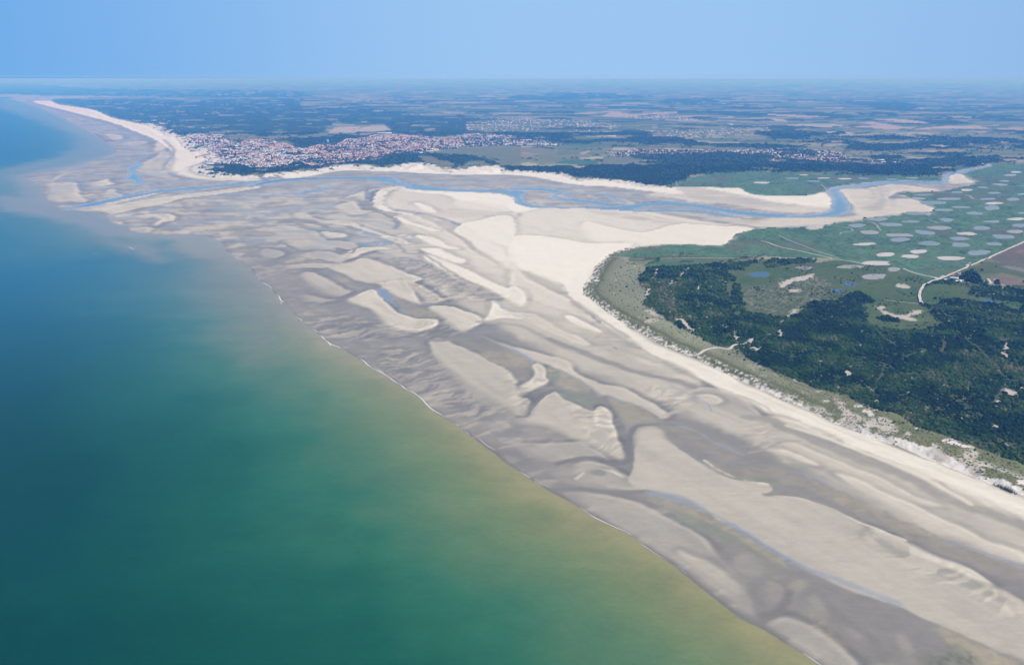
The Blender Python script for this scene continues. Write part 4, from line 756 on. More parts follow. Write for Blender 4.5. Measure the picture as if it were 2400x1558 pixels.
# ------------------------------------------------------------------ materials
class NT:
    def __init__(s, name):
        s.m = bpy.data.materials.new(name); s.m.use_nodes = True; s.t = s.m.node_tree; s.b = s.t.nodes['Principled BSDF']
    def n(s, typ, **kw):
        x = s.t.nodes.new(typ)
        for k, v in kw.items():
            if k.startswith('i_'):
                key = k[2:]; key = int(key) if key.isdigit() else key; x.inputs[key].default_value = v
            else: setattr(x, k, v)
        return x
    def l(s, a, b): s.t.links.new(a, b)
def attr_mat(name, noise_scales=(0.12, 0.03), amp=0.12, gloss_rough=(.92, .16), bump=0.0, bump_scale=.3, spec=.3, stretch=(1, 1, 1), rot=0.0):
    """surface whose colour comes from the surveyed map, broken up by fine grain"""
    N = NT(name)
    at = N.n('ShaderNodeAttribute', attribute_name='tint'); gl = N.n('ShaderNodeAttribute', attribute_name='wet')
    geo = N.n('ShaderNodeNewGeometry'); mp = N.n('ShaderNodeMapping'); mp.inputs['Scale'].default_value = stretch; mp.inputs['Rotation'].default_value = (0, 0, rot)
    N.l(geo.outputs['Position'], mp.inputs[0])
    last = at.outputs['Color']
    for i, sc_ in enumerate(noise_scales):
        nz = N.n('ShaderNodeTexNoise', i_Scale=sc_, i_Detail=4.0, i_Roughness=.6); N.l(mp.outputs[0], nz.inputs['Vector'])
        mr = N.n('ShaderNodeMapRange'); mr.inputs[1].default_value = .3; mr.inputs[2].default_value = .7; mr.inputs[3].default_value = 1 - amp; mr.inputs[4].default_value = 1 + amp
        N.l(nz.outputs['Fac'], mr.inputs[0])
        mx = N.n('ShaderNodeMix', data_type='RGBA', blend_type='MULTIPLY'); mx.inputs[0].default_value = 1
        N.l(last, mx.inputs[6]); N.l(mr.outputs[0], mx.inputs[7]); last = mx.outputs[2]
    N.l(last, N.b.inputs['Base Color'])
    rr = N.n('ShaderNodeMapRange'); rr.inputs[3].default_value = gloss_rough[0]; rr.inputs[4].default_value = gloss_rough[1]
    N.l(gl.outputs['Fac'], rr.inputs[0]); N.l(rr.outputs[0], N.b.inputs['Roughness'])
    sp2 = N.n('ShaderNodeMapRange'); sp2.inputs[3].default_value = spec * .35; sp2.inputs[4].default_value = .5
    N.l(gl.outputs['Fac'], sp2.inputs[0]); N.l(sp2.outputs[0], N.b.inputs['Specular IOR Level'])
    if bump:
        nz = N.n('ShaderNodeTexNoise', i_Scale=bump_scale, i_Detail=3.0); N.l(mp.outputs[0], nz.inputs['Vector'])
        bp = N.n('ShaderNodeBump', i_Strength=bump, i_Distance=1.0); N.l(nz.outputs['Fac'], bp.inputs['Height']); N.l(bp.outputs[0], N.b.inputs['Normal'])
    return N.m
def flat_mat(name, col, rough=.8, amp=.12, scale=.2, metal=0, spec=.3):
    N = NT(name); geo = N.n('ShaderNodeNewGeometry')
    nz = N.n('ShaderNodeTexNoise', i_Scale=scale, i_Detail=4.0); N.l(geo.outputs['Position'], nz.inputs['Vector'])
    mr = N.n('ShaderNodeMapRange'); mr.inputs[1].default_value = .3; mr.inputs[2].default_value = .7; mr.inputs[3].default_value = 1 - amp; mr.inputs[4].default_value = 1 + amp; N.l(nz.outputs['Fac'], mr.inputs[0])
    mx = N.n('ShaderNodeMix', data_type='RGBA', blend_type='MULTIPLY'); mx.inputs[0].default_value = 1; mx.inputs[6].default_value = (*col, 1); N.l(mr.outputs[0], mx.inputs[7])
    N.l(mx.outputs[2], N.b.inputs['Base Color']); N.b.inputs['Roughness'].default_value = rough; N.b.inputs['Specular IOR Level'].default_value = spec; N.b.inputs['Metallic'].default_value = metal
    return N.m
ROTS = math.atan2(ay_, ax_)
M_sand = attr_mat('sand', (0.05, 0.18, 0.5), .045, (.95, .14), bump=.25, bump_scale=.5, rot=-ROTS, stretch=(.35, 1, 1))
M_river = attr_mat('river_water', (0.01,), .05, (.5, .10), bump=.04, bump_scale=.15, spec=.5)
M_dune = attr_mat('dune_ground', (0.25, 0.9), .16, bump=.6, bump_scale=.5)
M_veg = attr_mat('grass_ground', (0.06, 0.45), .20, bump=.8, bump_scale=.4)
M_scrub = attr_mat('scrub_ground', (0.10, 0.5), .35, bump=1.0, bump_scale=.25)
M_land = attr_mat('farmland_ground', (0.01, 0.05), .12, bump=.3, bump_scale=.05)
M_wood = attr_mat('canopy', (0.02, 0.09), .35, bump=1.0, bump_scale=.08)
M_track = attr_mat('chalk_track', (0.1,), .10)
M_sea = attr_mat('sea_water', (0.0035, 0.02, 0.06, 0.14), .055, (.5, .30), bump=.10, bump_scale=.09, spec=.5, stretch=(1, 2.2, 1), rot=.3)
for n_ in M_sea.node_tree.nodes:
    if n_.type == 'MAP_RANGE' and abs(n_.inputs[4].default_value - .5) < 1e-6: n_.inputs[4].default_value = .11

# ------------------------------------------------------------------ mesh helpers
def mesh_from(name, verts, faces, mats, fmat=None, smooth=False):
    me = bpy.data.meshes.new(name)
    verts = np.asarray(verts, np.float32); me.vertices.add(len(verts)); me.vertices.foreach_set('co', verts.ravel())
    if isinstance(faces, np.ndarray):
        nl = faces.shape[1]; me.loops.add(faces.size); me.loops.foreach_set('vertex_index', faces.astype(np.int32).ravel())
        me.polygons.add(len(faces)); me.polygons.foreach_set('loop_start', np.arange(len(faces), dtype=np.int32) * nl)
    else:
        me.loops.add(sum(len(f) for f in faces)); me.loops.foreach_set('vertex_index', np.array([i for f in faces for i in f], np.int32))
        me.polygons.add(len(faces)); st_ = np.cumsum([0] + [len(f) for f in faces[:-1]]); me.polygons.foreach_set('loop_start', st_.astype(np.int32))
    for m in mats: me.materials.append(m)
    if fmat is not None: me.polygons.foreach_set('material_index', np.asarray(fmat, np.int32))
    if smooth: me.polygons.foreach_set('use_smooth', np.ones(len(me.polygons), bool))
    me.update(calc_edges=True); return me
def link(name, me, parent=None, loc=None, **props):
    o = bpy.data.objects.new(name, me); C.objects.link(o)
    if parent: o.parent = parent
    if loc is not None: o.location = loc
    for k_, v_ in props.items(): o[k_] = v_
    return o
def sheet(name, X, Y, Zz, facemask, mat, col, wet, **props):
    nr, nc = X.shape
    ii, jj = np.nonzero(facemask)
    if len(ii) == 0: return
    q = np.stack([ii * nc + jj, ii * nc + jj + 1, (ii + 1) * nc + jj + 1, (ii + 1) * nc + jj], 1)
    used, inv = np.unique(q.ravel(), return_inverse=True)
    v = np.stack([X.ravel()[used], Y.ravel()[used], Zz.ravel()[used]], 1)
    me = mesh_from(name, v, inv.reshape(-1, 4), [mat], smooth=True)
    a = me.attributes.new('tint', 'FLOAT_COLOR', 'POINT'); c4 = np.ones((len(used), 4), np.float32); c4[:, :3] = col.reshape(-1, 3)[used]; a.data.foreach_set('color', c4.ravel())
    b = me.attributes.new('wet', 'FLOAT', 'POINT'); b.data.foreach_set('value', wet.ravel()[used].astype(np.float32))
    return link(name, me, **props)

# ------------------------------------------------------------------ the ground, sheet by sheet
fc = cls[:-1, :-1]
keep = ~((sea_d[:-1, :-1] > 50) & (sea_d[1:, 1:] > 50))
for code, nm, mt, kd in [(SANDC, 'sand_flats', M_sand, 'structure'), (WATERC, 'river', M_river, 'structure'), (DUNEC, 'sand_dunes', M_dune, 'structure'), (SCRUBC, 'scrubland_ground', M_scrub, 'structure'),
                     (MEADC, 'dune_meadow', M_veg, 'structure'), (MARSHC, 'salt_marsh', M_veg, 'structure'), (LANDC, 'farmland', M_land, 'structure'), (WOODC, 'far_woodland', M_wood, 'stuff'), (TRACKC, 'dirt_track', M_track, 'structure')]:
    o = sheet(nm, GX, GY, Z, (fc == code) & keep, mt, COL, gloss, kind=kd)
    if o and kd == 'stuff': o['label'] = 'dark green woods spread over the plain behind the estuary'; o['category'] = 'woodland'

# ------------------------------------------------------------------ the sea
rows2 = np.concatenate([np.linspace(1720, 560, 250), np.linspace(560, 215, 240)[1:], np.linspace(215, 184.2, 14)[1:]])
SX, SY = build_grid(520, rows2, .84)
YR2 = SY[:, 0]
_save = YR; YR = YR2
q = outline('S', SEA, True, 3)
sdv = np.full(SX.shape, -6000.0)
_GXs = GX; GX = SX
wx = SX + (fbm(SX, SY, 60, 3, 5) - 0.5) * 2 * np.clip(SY * .0035, 3, 25); wy = SY + (fbm(SX, SY, 60, 3, 9) - 0.5) * 2 * np.clip(SY * .0035, 3, 25)
P = Patch(q, 900, True, wx, wy); ins = P.d > 0; sdv[P.idx] = P.d
far_pt = ground(-900, 226)[1]; nk = 0
Po = Patch(outline('S', SEA[:-6], True, 1)[:-1], 30000, False, wx, wy); so_ = np.full(SX.shape, 30000.0); so_[Po.idx] = Po.d
sdv = np.where(sdv > 0, so_, sdv)
YR = _save; GX = _GXs
n_a = fbm(SX, SY, 420, 4, 301); n_b = fbm(SX + 200 * n_a, SY * 1.3, 150, 4, 302); n_c = fbm(SX, SY, 60, 4, 303)
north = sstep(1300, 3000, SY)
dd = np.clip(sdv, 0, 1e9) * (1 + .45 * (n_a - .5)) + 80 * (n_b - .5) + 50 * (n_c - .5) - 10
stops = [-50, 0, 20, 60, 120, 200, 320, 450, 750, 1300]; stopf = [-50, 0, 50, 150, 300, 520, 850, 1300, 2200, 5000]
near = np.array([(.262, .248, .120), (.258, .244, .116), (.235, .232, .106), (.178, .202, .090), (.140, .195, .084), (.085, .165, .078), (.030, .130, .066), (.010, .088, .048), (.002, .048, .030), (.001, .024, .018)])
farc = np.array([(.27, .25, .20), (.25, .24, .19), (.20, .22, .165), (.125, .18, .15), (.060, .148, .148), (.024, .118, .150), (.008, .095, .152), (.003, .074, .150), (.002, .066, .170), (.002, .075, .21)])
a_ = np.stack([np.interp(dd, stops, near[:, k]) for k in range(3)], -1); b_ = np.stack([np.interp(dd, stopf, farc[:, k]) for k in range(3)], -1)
SCOL = a_ * (1 - north[..., None]) + b_ * north[..., None]  # northward blue shift of haze and sky reflection is painted into the colour
def shoal(view, col, soft, stg, pts):
    global SCOL
    _s = YR
    globals()['YR'] = YR2; globals()['GX'] = SX
    P = Patch(outline(view, pts), soft * 2, True, wx, wy)
    globals()['YR'] = _s; globals()['GX'] = _GXs
    a = sstep(-soft, soft, P.d + (fbm(P.x, P.y, 90, 4, 310) - .5) * soft * 1.5)[..., None] * stg
    SCOL[P.idx] = SCOL[P.idx] * (1 - a) + np.array(col) * a
shoal('E', (.22, .22, .20), 60, .8, [0,30, 200,60, 500,110, 700,180, 900,220, 1000,290, 1400,300, 1600,380, 1500,420, 1200,380, 950,400, 800,330, 500,250, 200,200, 0,150])
shoal('E', (.21, .21, .17), 60, .75, [950,420, 1100,470, 1300,470, 1450,520, 1490,600, 1440,640, 1250,570, 1100,530])
shoal('E', (.25, .24, .18), 50, .8, [1560,400, 1680,375, 1850,450, 2000,540, 2180,620, 2300,760, 2100,700, 1900,600, 1700,560, 1560,500])
shoal('E', (.17, .18, .14), 130, .6, [1900,600, 2300,760, 2500,1100, 2400,1500, 2100,1200, 1850,900])
shoal('A', (.24, .23, .20), 90, .8, [250,1130, 200,1030, 330,980, 600,940, 1000,880, 1100,900, 700,960, 480,1030, 420,1090, 470,1180, 500,1260, 300,1250])
shoal('A', (.20, .21, .18), 160, .7, [0,1020, 200,970, 600,900, 1050,790, 1000,700, 800,640, 600,560, 700,700, 500,850, 0,960])
shoal('A', (.20, .22, .18), 200, .6, [0,320, 300,400, 600,520, 850,640, 600,600, 300,500, 0,400])
fm2 = sdv[:-1, :-1] > -120
SG = np.full(SX.shape, 1.0)
sheet('sea', SX, SY, np.zeros(SX.shape), fm2, M_sea, SCOL, SG, kind='structure')
sb = flat_mat('seabed_silt', (.05, .07, .06), .9)
link('seabed', mesh_from('seabed', [(-340000, -3000, -9), (340000, -3000, -9), (340000, 360000, -9), (-340000, 360000, -9)], [(0, 1, 2, 3)], [sb]), kind='structure')

# ------------------------------------------------------------------ tracks and tidal creeks, draped over the ground
def drape(name, view, hw, pts, mat, colf, wet, lift, wob=.25):
    q = world_pts(view, pts, False, True, 6); L = np.concatenate([[0], np.cumsum(np.hypot(*np.diff(q, axis=0).T))]); s = np.arange(0, L[-1] + 3, 6.0)
    x = np.interp(s, L, q[:, 0]); y = np.interp(s, L, q[:, 1]); x = x + (vnoise(s / 30, s * 0, 41) - .5) * hw * .8; tx = np.gradient(x); ty = np.gradient(y); ln = np.hypot(tx, ty) + 1e-6; nx, ny = -ty / ln, tx / ln
    w = hw * (1 - wob + 2 * wob * vnoise(s / 22, s * 0, 43)); offs = (-1, -.4, .4, 1); K = len(offs)
    xs_ = np.stack([x + nx * w * o_ for o_ in offs], 1); ys_ = np.stack([y + ny * w * o_ for o_ in offs], 1)
    zs_ = height_at(xs_.ravel(), ys_.ravel()).reshape(xs_.shape); zs_ = np.maximum(zs_, zs_.max(1, keepdims=True)) + lift - np.array((.25, 0, 0, .25))[None]
    V = np.stack([xs_, ys_, zs_], -1).reshape(-1, 3); F = [(k_ * K + m_, k_ * K + m_ + 1, (k_ + 1) * K + m_ + 1, (k_ + 1) * K + m_) for k_ in range(len(s) - 1) for m_ in range(K - 1)]
    me = mesh_from(name, V, np.array(F), [mat], smooth=True); cc = colf(V[:, 0], V[:, 1])
    a = me.attributes.new('tint', 'FLOAT_COLOR', 'POINT'); a.data.foreach_set('color', np.concatenate([cc, np.ones((len(V), 1))], 1).astype(np.float32).ravel())
    b = me.attributes.new('wet', 'FLOAT', 'POINT'); b.data.foreach_set('value', np.full(len(V), wet, np.float32)); link(name, me, kind='structure')
for view, hw, pts in TRACKS: drape('dirt_track', view, hw if hw > 1.3 else hw * .7, pts, M_track, lambda x, y: np.array((.52, .48, .41) if hw > 1.3 else (.13, .12, .07))[None] * (.8 + .35 * fbm(x, y, 14, 3, 6))[:, None], 0, .75)
for view, hw, pts in CREEKS:
    lt = (int(pts[0]) // 7) % 2
    drape('tidal_creek', view, hw * .8, pts, M_river, (lambda x, y: np.array((.27, .25, .21))[None] * (.8 + .35 * fbm(x, y, 14, 3, 6))[:, None]) if hw >= 5 else (lambda x, y: np.array((.045, .06, .045))[None] * (.8 + .35 * fbm(x, y, 14, 3, 6))[:, None]), .35, .55, .45)

# ------------------------------------------------------------------ ponds
POND_LOOK = {'w': ((.20, .225, .205), .55, 'silty grey water'), 'g': ((.17, .21, .17), .5, 'shallow greenish water'), 's': ((.30, .275, .235), .35, 'drying muddy bed'), 'p': ((.50, .46, .40), 0.0, 'pale dried-out bed'),
             'b': ((.022, .045, .075), 1.0, 'deep blue fresh water'), 'm': ((.20, .165, .155), .3, 'purplish drying mud')}
for q, kd, cx_, cy_ in pond_polys:
    col, gl, txt = POND_LOOK[kd]
    c = q.mean(0); z0 = float(height_at(np.array([c[0]]), np.array([c[1]]))[0])
    ii, jj = grid_at(q[:, 0], q[:, 1]); z0 = float(np.median(Z[ii, jj])) + .45
    n = len(q); rings = [1.0, .93, .8, .5]
    v, t_, w_ = [], [], []
    rimc = np.array((.42, .38, .33)) if kd in 'spm' else np.array((.27, .255, .20)) if kd != 'b' else np.array((.09, .09, .05))
    for r_, k_ in zip(rings, (0, .75, 1, 1)):
        pts_ = c + (q - c) * r_
        nz = fbm(pts_[:, 0], pts_[:, 1], 25, 3, 404)[:, None]
        for p_, m_ in zip(pts_, nz):
            v.append((p_[0], p_[1], z0 + (1 - r_) * .05)); t_.append((rimc * (1 - k_) + np.array(col) * k_) * (.86 + .28 * m_)); w_.append(gl * k_)
    v.append((c[0], c[1], z0 + .04)); t_.append(np.array(col)); w_.append(gl)
    f = []
    for r_ in range(len(rings) - 1):
        for i in range(n): f.append((r_ * n + i, r_ * n + (i + 1) % n, (r_ + 1) * n + (i + 1) % n, (r_ + 1) * n + i))
    for i in range(n): f.append(((len(rings) - 1) * n + i, (len(rings) - 1) * n + (i + 1) % n, len(rings) * n))
    # bank falling below the grass so that the sheet has an edge
    base = len(v)
    for p_ in (c + (q - c) * 1.03): v.append((p_[0], p_[1], z0 - 1.5)); t_.append(np.array((.10, .09, .06))); w_.append(0)
    for i in range(n): f.append((base + i, base + (i + 1) % n, (i + 1) % n, i))
    me = mesh_from('pond', v, f, [M_river])
    a = me.attributes.new('tint', 'FLOAT_COLOR', 'POINT'); a.data.foreach_set('color', np.concatenate([np.array(t_), np.ones((len(t_), 1))], 1).astype(np.float32).ravel())
    b = me.attributes.new('wet', 'FLOAT', 'POINT'); b.data.foreach_set('value', np.array(w_, np.float32))
    link('pond', me, kind='structure')

# ------------------------------------------------------------------ surf
M_foam = flat_mat('foam', (.82, .82, .80), .7, .1, .5)
def ribbon(pts, wfun, seed, side=0.0, z=.12):
    rr = np.random.RandomState(seed); L = np.concatenate([[0], np.cumsum(np.hypot(*np.diff(pts, axis=0).T))]); s = np.arange(0, L[-1], 6.0)
    x = np.interp(s, L, pts[:, 0]); y = np.interp(s, L, pts[:, 1]); tx = np.gradient(x); ty = np.gradient(y); ln = np.hypot(tx, ty) + 1e-6; nx, ny = -ty / ln, tx / ln
    w = wfun(s, x, y); off = side + (vnoise(s / 35, s * 0, seed) - .5) * 5
    v, f = [], []; prev = -1
    for k_ in range(len(s)):
        if w[k_] < .25: prev = -1; continue
        a = len(v); v += [(x[k_] + nx[k_] * (off[k_] - w[k_] / 2), y[k_] + ny[k_] * (off[k_] - w[k_] / 2), z), (x[k_] + nx[k_] * off[k_], y[k_] + ny[k_] * off[k_], z + .22), (x[k_] + nx[k_] * (off[k_] + w[k_] / 2), y[k_] + ny[k_] * (off[k_] + w[k_] / 2), z)]
        if prev >= 0: f += [(prev, a, a + 1, prev + 1), (prev + 1, a + 1, a + 2, prev + 2)]
        prev = a
    return v, f
seaq = outline('S', SEA, True, 6)
sel = (seaq[:, 1] > 650) & (seaq[:, 1] < 3900) & (seaq[:, 0] > -1500)
shore_pts = seaq[sel]
# follow the wandering waterline (undo the wander of the coordinates)
sp_w = shore_pts.copy(); wam = np.clip(sp_w[:, 1] * .0035, 3, 25)
dens = np.interp(np.linspace(0, len(sp_w) - 1, len(sp_w) * 8), np.arange(len(sp_w)), sp_w[:, 0]), np.interp(np.linspace(0, len(sp_w) - 1, len(sp_w) * 8), np.arange(len(sp_w)), sp_w[:, 1])
sp_w = np.stack(dens, 1); wam = np.clip(sp_w[:, 1] * .0035, 3, 25)
sp_w = sp_w - np.stack([(fbm(sp_w[:, 0], sp_w[:, 1], 60, 3, 5) - .5) * 2 * wam, (fbm(sp_w[:, 0], sp_w[:, 1], 60, 3, 9) - .5) * 2 * wam], 1)
V, F = [], []
for sd_, off, thr, wmax in ((1, -2.5, .46, 2.6), (2, -8, .58, 1.8), (3, -13, .68, 1.2)):
    for sg in (1,):
        v, f = ribbon(sp_w, lambda s, x, y: np.clip((fbm(s, s * 0, 90, 4, 70 + sd_) - thr) * 16, 0, wmax) * np.clip(y / 2400, .4, 1.0) * (1 - sstep(2600, 3600, y)), 70 + sd_, off)
        b0 = len(V); V += v; F += [tuple(i + b0 for i in q_) for q_ in f]
link('surf', mesh_from('surf', V, F, [M_foam]), kind='stuff', label='thin broken white surf line where the green sea meets the wet sand', category='surf')
V, F = [], []
for view, pts in [('E', [1165,500, 1190,510, 1215,522]), ('E', [845,562, 885,562]), ('A', [250,1050, 290,1030, 320,1010]), ('A', [180,1165, 170,1170]),
                  ('F', [650,1370, 680,1396]), ('F', [215,1000, 230,1015])]:
    v, f = ribbon(world_pts(view, pts, False), lambda s, x, y: .5 + 2.4 * vnoise(s / 14, s * 0, 3), 5, 0, .15); b0 = len(V); V += v; F += [tuple(i + b0 for i in q_) for q_ in f]
link('breaking_waves', mesh_from('breaking_waves', V, F, [M_foam]), kind='stuff', label='small white breakers on the shoals off the estuary mouth', category='waves')
# ------------------------------------------------------------------ bushes and trees
def crown_mesh(name, seed, mat, sub=2, lump=.45):
    import bmesh
    bm = bmesh.new(); bmesh.ops.create_icosphere(bm, subdivisions=sub, radius=1)
    rr = random.Random(seed); dirs = [mathutils.Vector((rr.uniform(-1, 1), rr.uniform(-1, 1), rr.uniform(-.3, 1))).normalized() for _ in range(9)]
    for v in bm.verts:
        d = v.co.normalized(); r = .72
        for k_ in dirs: r = max(r, .62 + lump * max(0, d.dot(k_)) ** 6)
        r += rr.uniform(-.09, .09); v.co = d * r; v.co.z = v.co.z * .8 + .55
    me = bpy.data.meshes.new(name); bm.to_mesh(me); bm.free(); me.materials.append(mat); return me
def foliage_mat(name, cols, instancer=True):
    N = NT(name)
    if instancer: at = N.n('ShaderNodeAttribute', attribute_name='hue', attribute_type='INSTANCER').outputs['Fac']
    else: at = N.n('ShaderNodeObjectInfo').outputs['Random']
    cr = N.n('ShaderNodeValToRGB'); e = cr.color_ramp.elements
    e[0].position = 0; e[0].color = (*cols[0], 1); e[1].position = 1; e[1].color = (*cols[-1], 1)
    for i, c in enumerate(cols[1:-1]): x = e.new((i + 1) / (len(cols) - 1)); x.color = (*c, 1)
    N.l(at, cr.inputs[0]); geo = N.n('ShaderNodeNewGeometry')
    nz = N.n('ShaderNodeTexNoise', i_Scale=.8, i_Detail=3.0); N.l(geo.outputs['Position'], nz.inputs['Vector'])
    mr = N.n('ShaderNodeMapRange'); mr.inputs[1].default_value = .3; mr.inputs[2].default_value = .7; mr.inputs[3].default_value = .55; mr.inputs[4].default_value = 1.5; N.l(nz.outputs['Fac'], mr.inputs[0])
    mx = N.n('ShaderNodeMix', data_type='RGBA', blend_type='MULTIPLY'); mx.inputs[0].default_value = 1; N.l(cr.outputs[0], mx.inputs[6]); N.l(mr.outputs[0], mx.inputs[7])
    N.l(mx.outputs[2], N.b.inputs['Base Color']); N.b.inputs['Roughness'].default_value = .9; N.b.inputs['Specular IOR Level'].default_value = .1
    return N.m
def scatter(name, x, y, z, sxy, sz, hue, mat, seed, sub=2, rough=.35, **props):
    """many bushes as one object: a cloud of points, a lumpy crown set on each"""
    me = bpy.data.meshes.new(name); me.vertices.add(len(x)); me.vertices.foreach_set('co', np.stack([x, y, z], 1).astype(np.float32).ravel())
    a = me.attributes.new('hue', 'FLOAT', 'POINT'); a.data.foreach_set('value', hue.astype(np.float32))
    a = me.attributes.new('size', 'FLOAT_VECTOR', 'POINT'); a.data.foreach_set('vector', np.stack([sxy, sxy, sz], 1).astype(np.float32).ravel())
    a = me.attributes.new('turn', 'FLOAT_VECTOR', 'POINT'); rr = np.random.RandomState(seed); t = np.zeros((len(x), 3), np.float32); t[:, 2] = rr.uniform(0, 6.28, len(x)); a.data.foreach_set('vector', t.ravel())
    o = link(name, me, **props)
    g = bpy.data.node_groups.new(name, 'GeometryNodeTree'); g.interface.new_socket('Geometry', in_out='INPUT', socket_type='NodeSocketGeometry'); g.interface.new_socket('Geometry', in_out='OUTPUT', socket_type='NodeSocketGeometry')
    n = g.nodes; L = g.links; gi = n.new('NodeGroupInput'); go = n.new('NodeGroupOutput')
    g2i = n.new('GeometryNodeGeometryToInstance')
    for k_ in range(4):
        ic = n.new('GeometryNodeMeshIcoSphere'); ic.inputs['Subdivisions'].default_value = sub; ic.inputs['Radius'].default_value = 1
        po = n.new('GeometryNodeInputPosition'); nz = n.new('ShaderNodeTexNoise'); nz.noise_dimensions = '4D'; nz.inputs['W'].default_value = 3.7 * k_ + seed; nz.inputs['Scale'].default_value = 1.6; nz.inputs['Detail'].default_value = 2
        mr = n.new('ShaderNodeMapRange'); mr.inputs[1].default_value = .25; mr.inputs[2].default_value = .75; mr.inputs[3].default_value = 1 - rough; mr.inputs[4].default_value = 1 + rough; L.new(nz.outputs['Fac'], mr.inputs[0])
        vm = n.new('ShaderNodeVectorMath'); vm.operation = 'SCALE'; L.new(po.outputs[0], nz.inputs['Vector']); L.new(po.outputs[0], vm.inputs[0]); L.new(mr.outputs[0], vm.inputs['Scale'])
        spn = n.new('GeometryNodeSetPosition'); L.new(ic.outputs[0], spn.inputs[0]); L.new(vm.outputs[0], spn.inputs['Position'])
        sm_ = n.new('GeometryNodeSetMaterial'); sm_.inputs['Material'].default_value = mat; L.new(spn.outputs[0], sm_.inputs[0]); L.new(sm_.outputs[0], g2i.inputs[0])
    ip = n.new('GeometryNodeInstanceOnPoints'); m2p = n.new('GeometryNodeMeshToPoints'); L.new(gi.outputs[0], m2p.inputs[0]); L.new(m2p.outputs[0], ip.inputs['Points'])
    L.new(g2i.outputs[0], ip.inputs['Instance']); ip.inputs['Pick Instance'].default_value = True
    for nm, sk, ty in (('size', 'Scale', 'FLOAT_VECTOR'), ('turn', 'Rotation', 'FLOAT_VECTOR')):
        na = n.new('GeometryNodeInputNamedAttribute'); na.data_type = ty; na.inputs['Name'].default_value = nm; L.new(na.outputs['Attribute'], ip.inputs[sk])
    L.new(ip.outputs[0], go.inputs[0])
    md_ = o.modifiers.new('scatter', 'NODES'); md_.node_group = g
    return o
RS = np.random.RandomState(11)
def sample_mask(mask, bbox, density, jitter_seed):
    """random ground points where mask(grid) holds; density per square metre may vary with distance"""
    x0, x1, y0, y1 = bbox; n = int((x1 - x0) * (y1 - y0) * density)
    x = RS.uniform(x0, x1, n); y = RS.uniform(y0, y1, n); i, j = grid_at(x, y)
    inside = np.abs(x / (y * cp + H * sp)) < .80
    k_ = (mask[i, j] > RS.uniform(0, 1, n)) & inside
    return x[k_], y[k_]
M_bush = foliage_mat('scrub_foliage', [(.008, .021, .003), (.017, .042, .004), (.034, .070, .006), (.052, .074, .016), (.12, .115, .055)])
M_tuft = foliage_mat('marram_grass', [(.105, .115, .055), (.15, .155, .075), (.20, .19, .10)])
M_crown = foliage_mat('tree_foliage', [(.006, .014, .009), (.010, .024, .011), (.018, .034, .014)])
M_crown1 = foliage_mat('lone_tree_foliage', [(.018, .032, .018), (.032, .052, .022)], False)
# thicket on the spit
opn = fbm(GX, GY, 38, 4, 130)
smask = np.where(cls == SCRUBC, np.where(opn > .565, .30, 1.0), 0.0) * ~TRM
smask = np.where((cls == MEADC) & (fbm(GX, GY, 70, 3, 131) > .58), .16, smask); smask = np.where((cls == DUNEC) & (GY < 3800) & (inl > 90) & (fd > .5), .05, smask)
X0, X1 = 150, 3200
xs, ys = [], []
for y0, y1, dn_ in ((900, 1500, .075), (1500, 2200, .055), (2200, 3000, .030), (3000, 4200, .018)):
    a, b = sample_mask(smask, (X0, X1, y0, y1), dn_, 1); xs.append(a); ys.append(b)
x = np.concatenate(xs); y = np.concatenate(ys); n = len(x)
i, j = grid_at(x, y); zz = height_at(x, y)
hue = np.clip(fbm(x, y, 60, 4, 132) * 2.0 - .72 + RS.normal(0, .15, n) + .8 * (fbm(x, y, 260, 3, 133) - .5) + .25 * (1 - sstep(90, 200, inl[i, j])), 0, 1)
size = (1.3 + RS.gamma(2.0, .55, n)) * np.interp(y, [900, 1500, 2400, 4000], [1, 1.1, 1.4, 1.9]); size = np.where(cls[i, j] == SCRUBC, size, size * .6)
scatter('coastal_scrub', x, y, zz + size * .15, size, size * RS.uniform(.7, 1.15, n), hue, M_bush, 3, 2, .38, kind='stuff', label='dense dark green coastal scrub covering the spit behind the dunes', category='scrub')
print('scrub', n)
# marram tufts on the foredunes
tm = np.where((cls == DUNEC) & (GY < 3600) & (fd > .5), cover * .9 * (1 - sstep(70, 140, inl)) + .03, 0.0)
x, y = sample_mask(tm, (200, 2600, 850, 3300), .03, 2); n = len(x); zz = height_at(x, y); i, j = grid_at(x, y)
e_ = east[i, j]; size = RS.uniform(.7, 1.7, n) * (1.0 + .5 * e_)
scatter('marram_tufts', x, y, zz, size, size * .75, RS.uniform(0, 1, n), M_tuft, 9, 1, .3, kind='stuff', label='olive marram grass tufts scattered over the white foredunes', category='dune grass')
print('tufts', n)
# woods beyond the estuary
wm = np.where((cls == WOODC) & (GY > 3800), 1.0, 0)
x1_, y1_ = sample_mask(wm, (-4500, 5200, 3900, 6500), .0030, 4); x2_, y2_ = sample_mask(wm, (-6500, 7500, 6500, 10500), .0012, 5)
hm = np.where((cls == LANDC) & (town > .3), .5, 0); x3_, y3_ = sample_mask(hm, (-4500, 7000, 5000, 9500), .0018, 6)
x = np.concatenate([x1_, x2_, x3_]); y = np.concatenate([y1_, y2_, y3_]); n = len(x); zz = height_at(x, y)
size = RS.uniform(4.5, 9.5, n); i, j = grid_at(x, y); inw = cls[i, j] == WOODC
scatter('treetops', x, y, zz + np.where(inw, -2, 2.), size, size * RS.uniform(.8, 1.3, n), np.clip(fbm(x, y, 200, 3, 140) + RS.normal(0, .2, n), 0, 1), M_crown, 21, 1, .3, kind='stuff', label='crowns of the woods and garden trees beyond the estuary', category='treetops')
print('crowns', n)
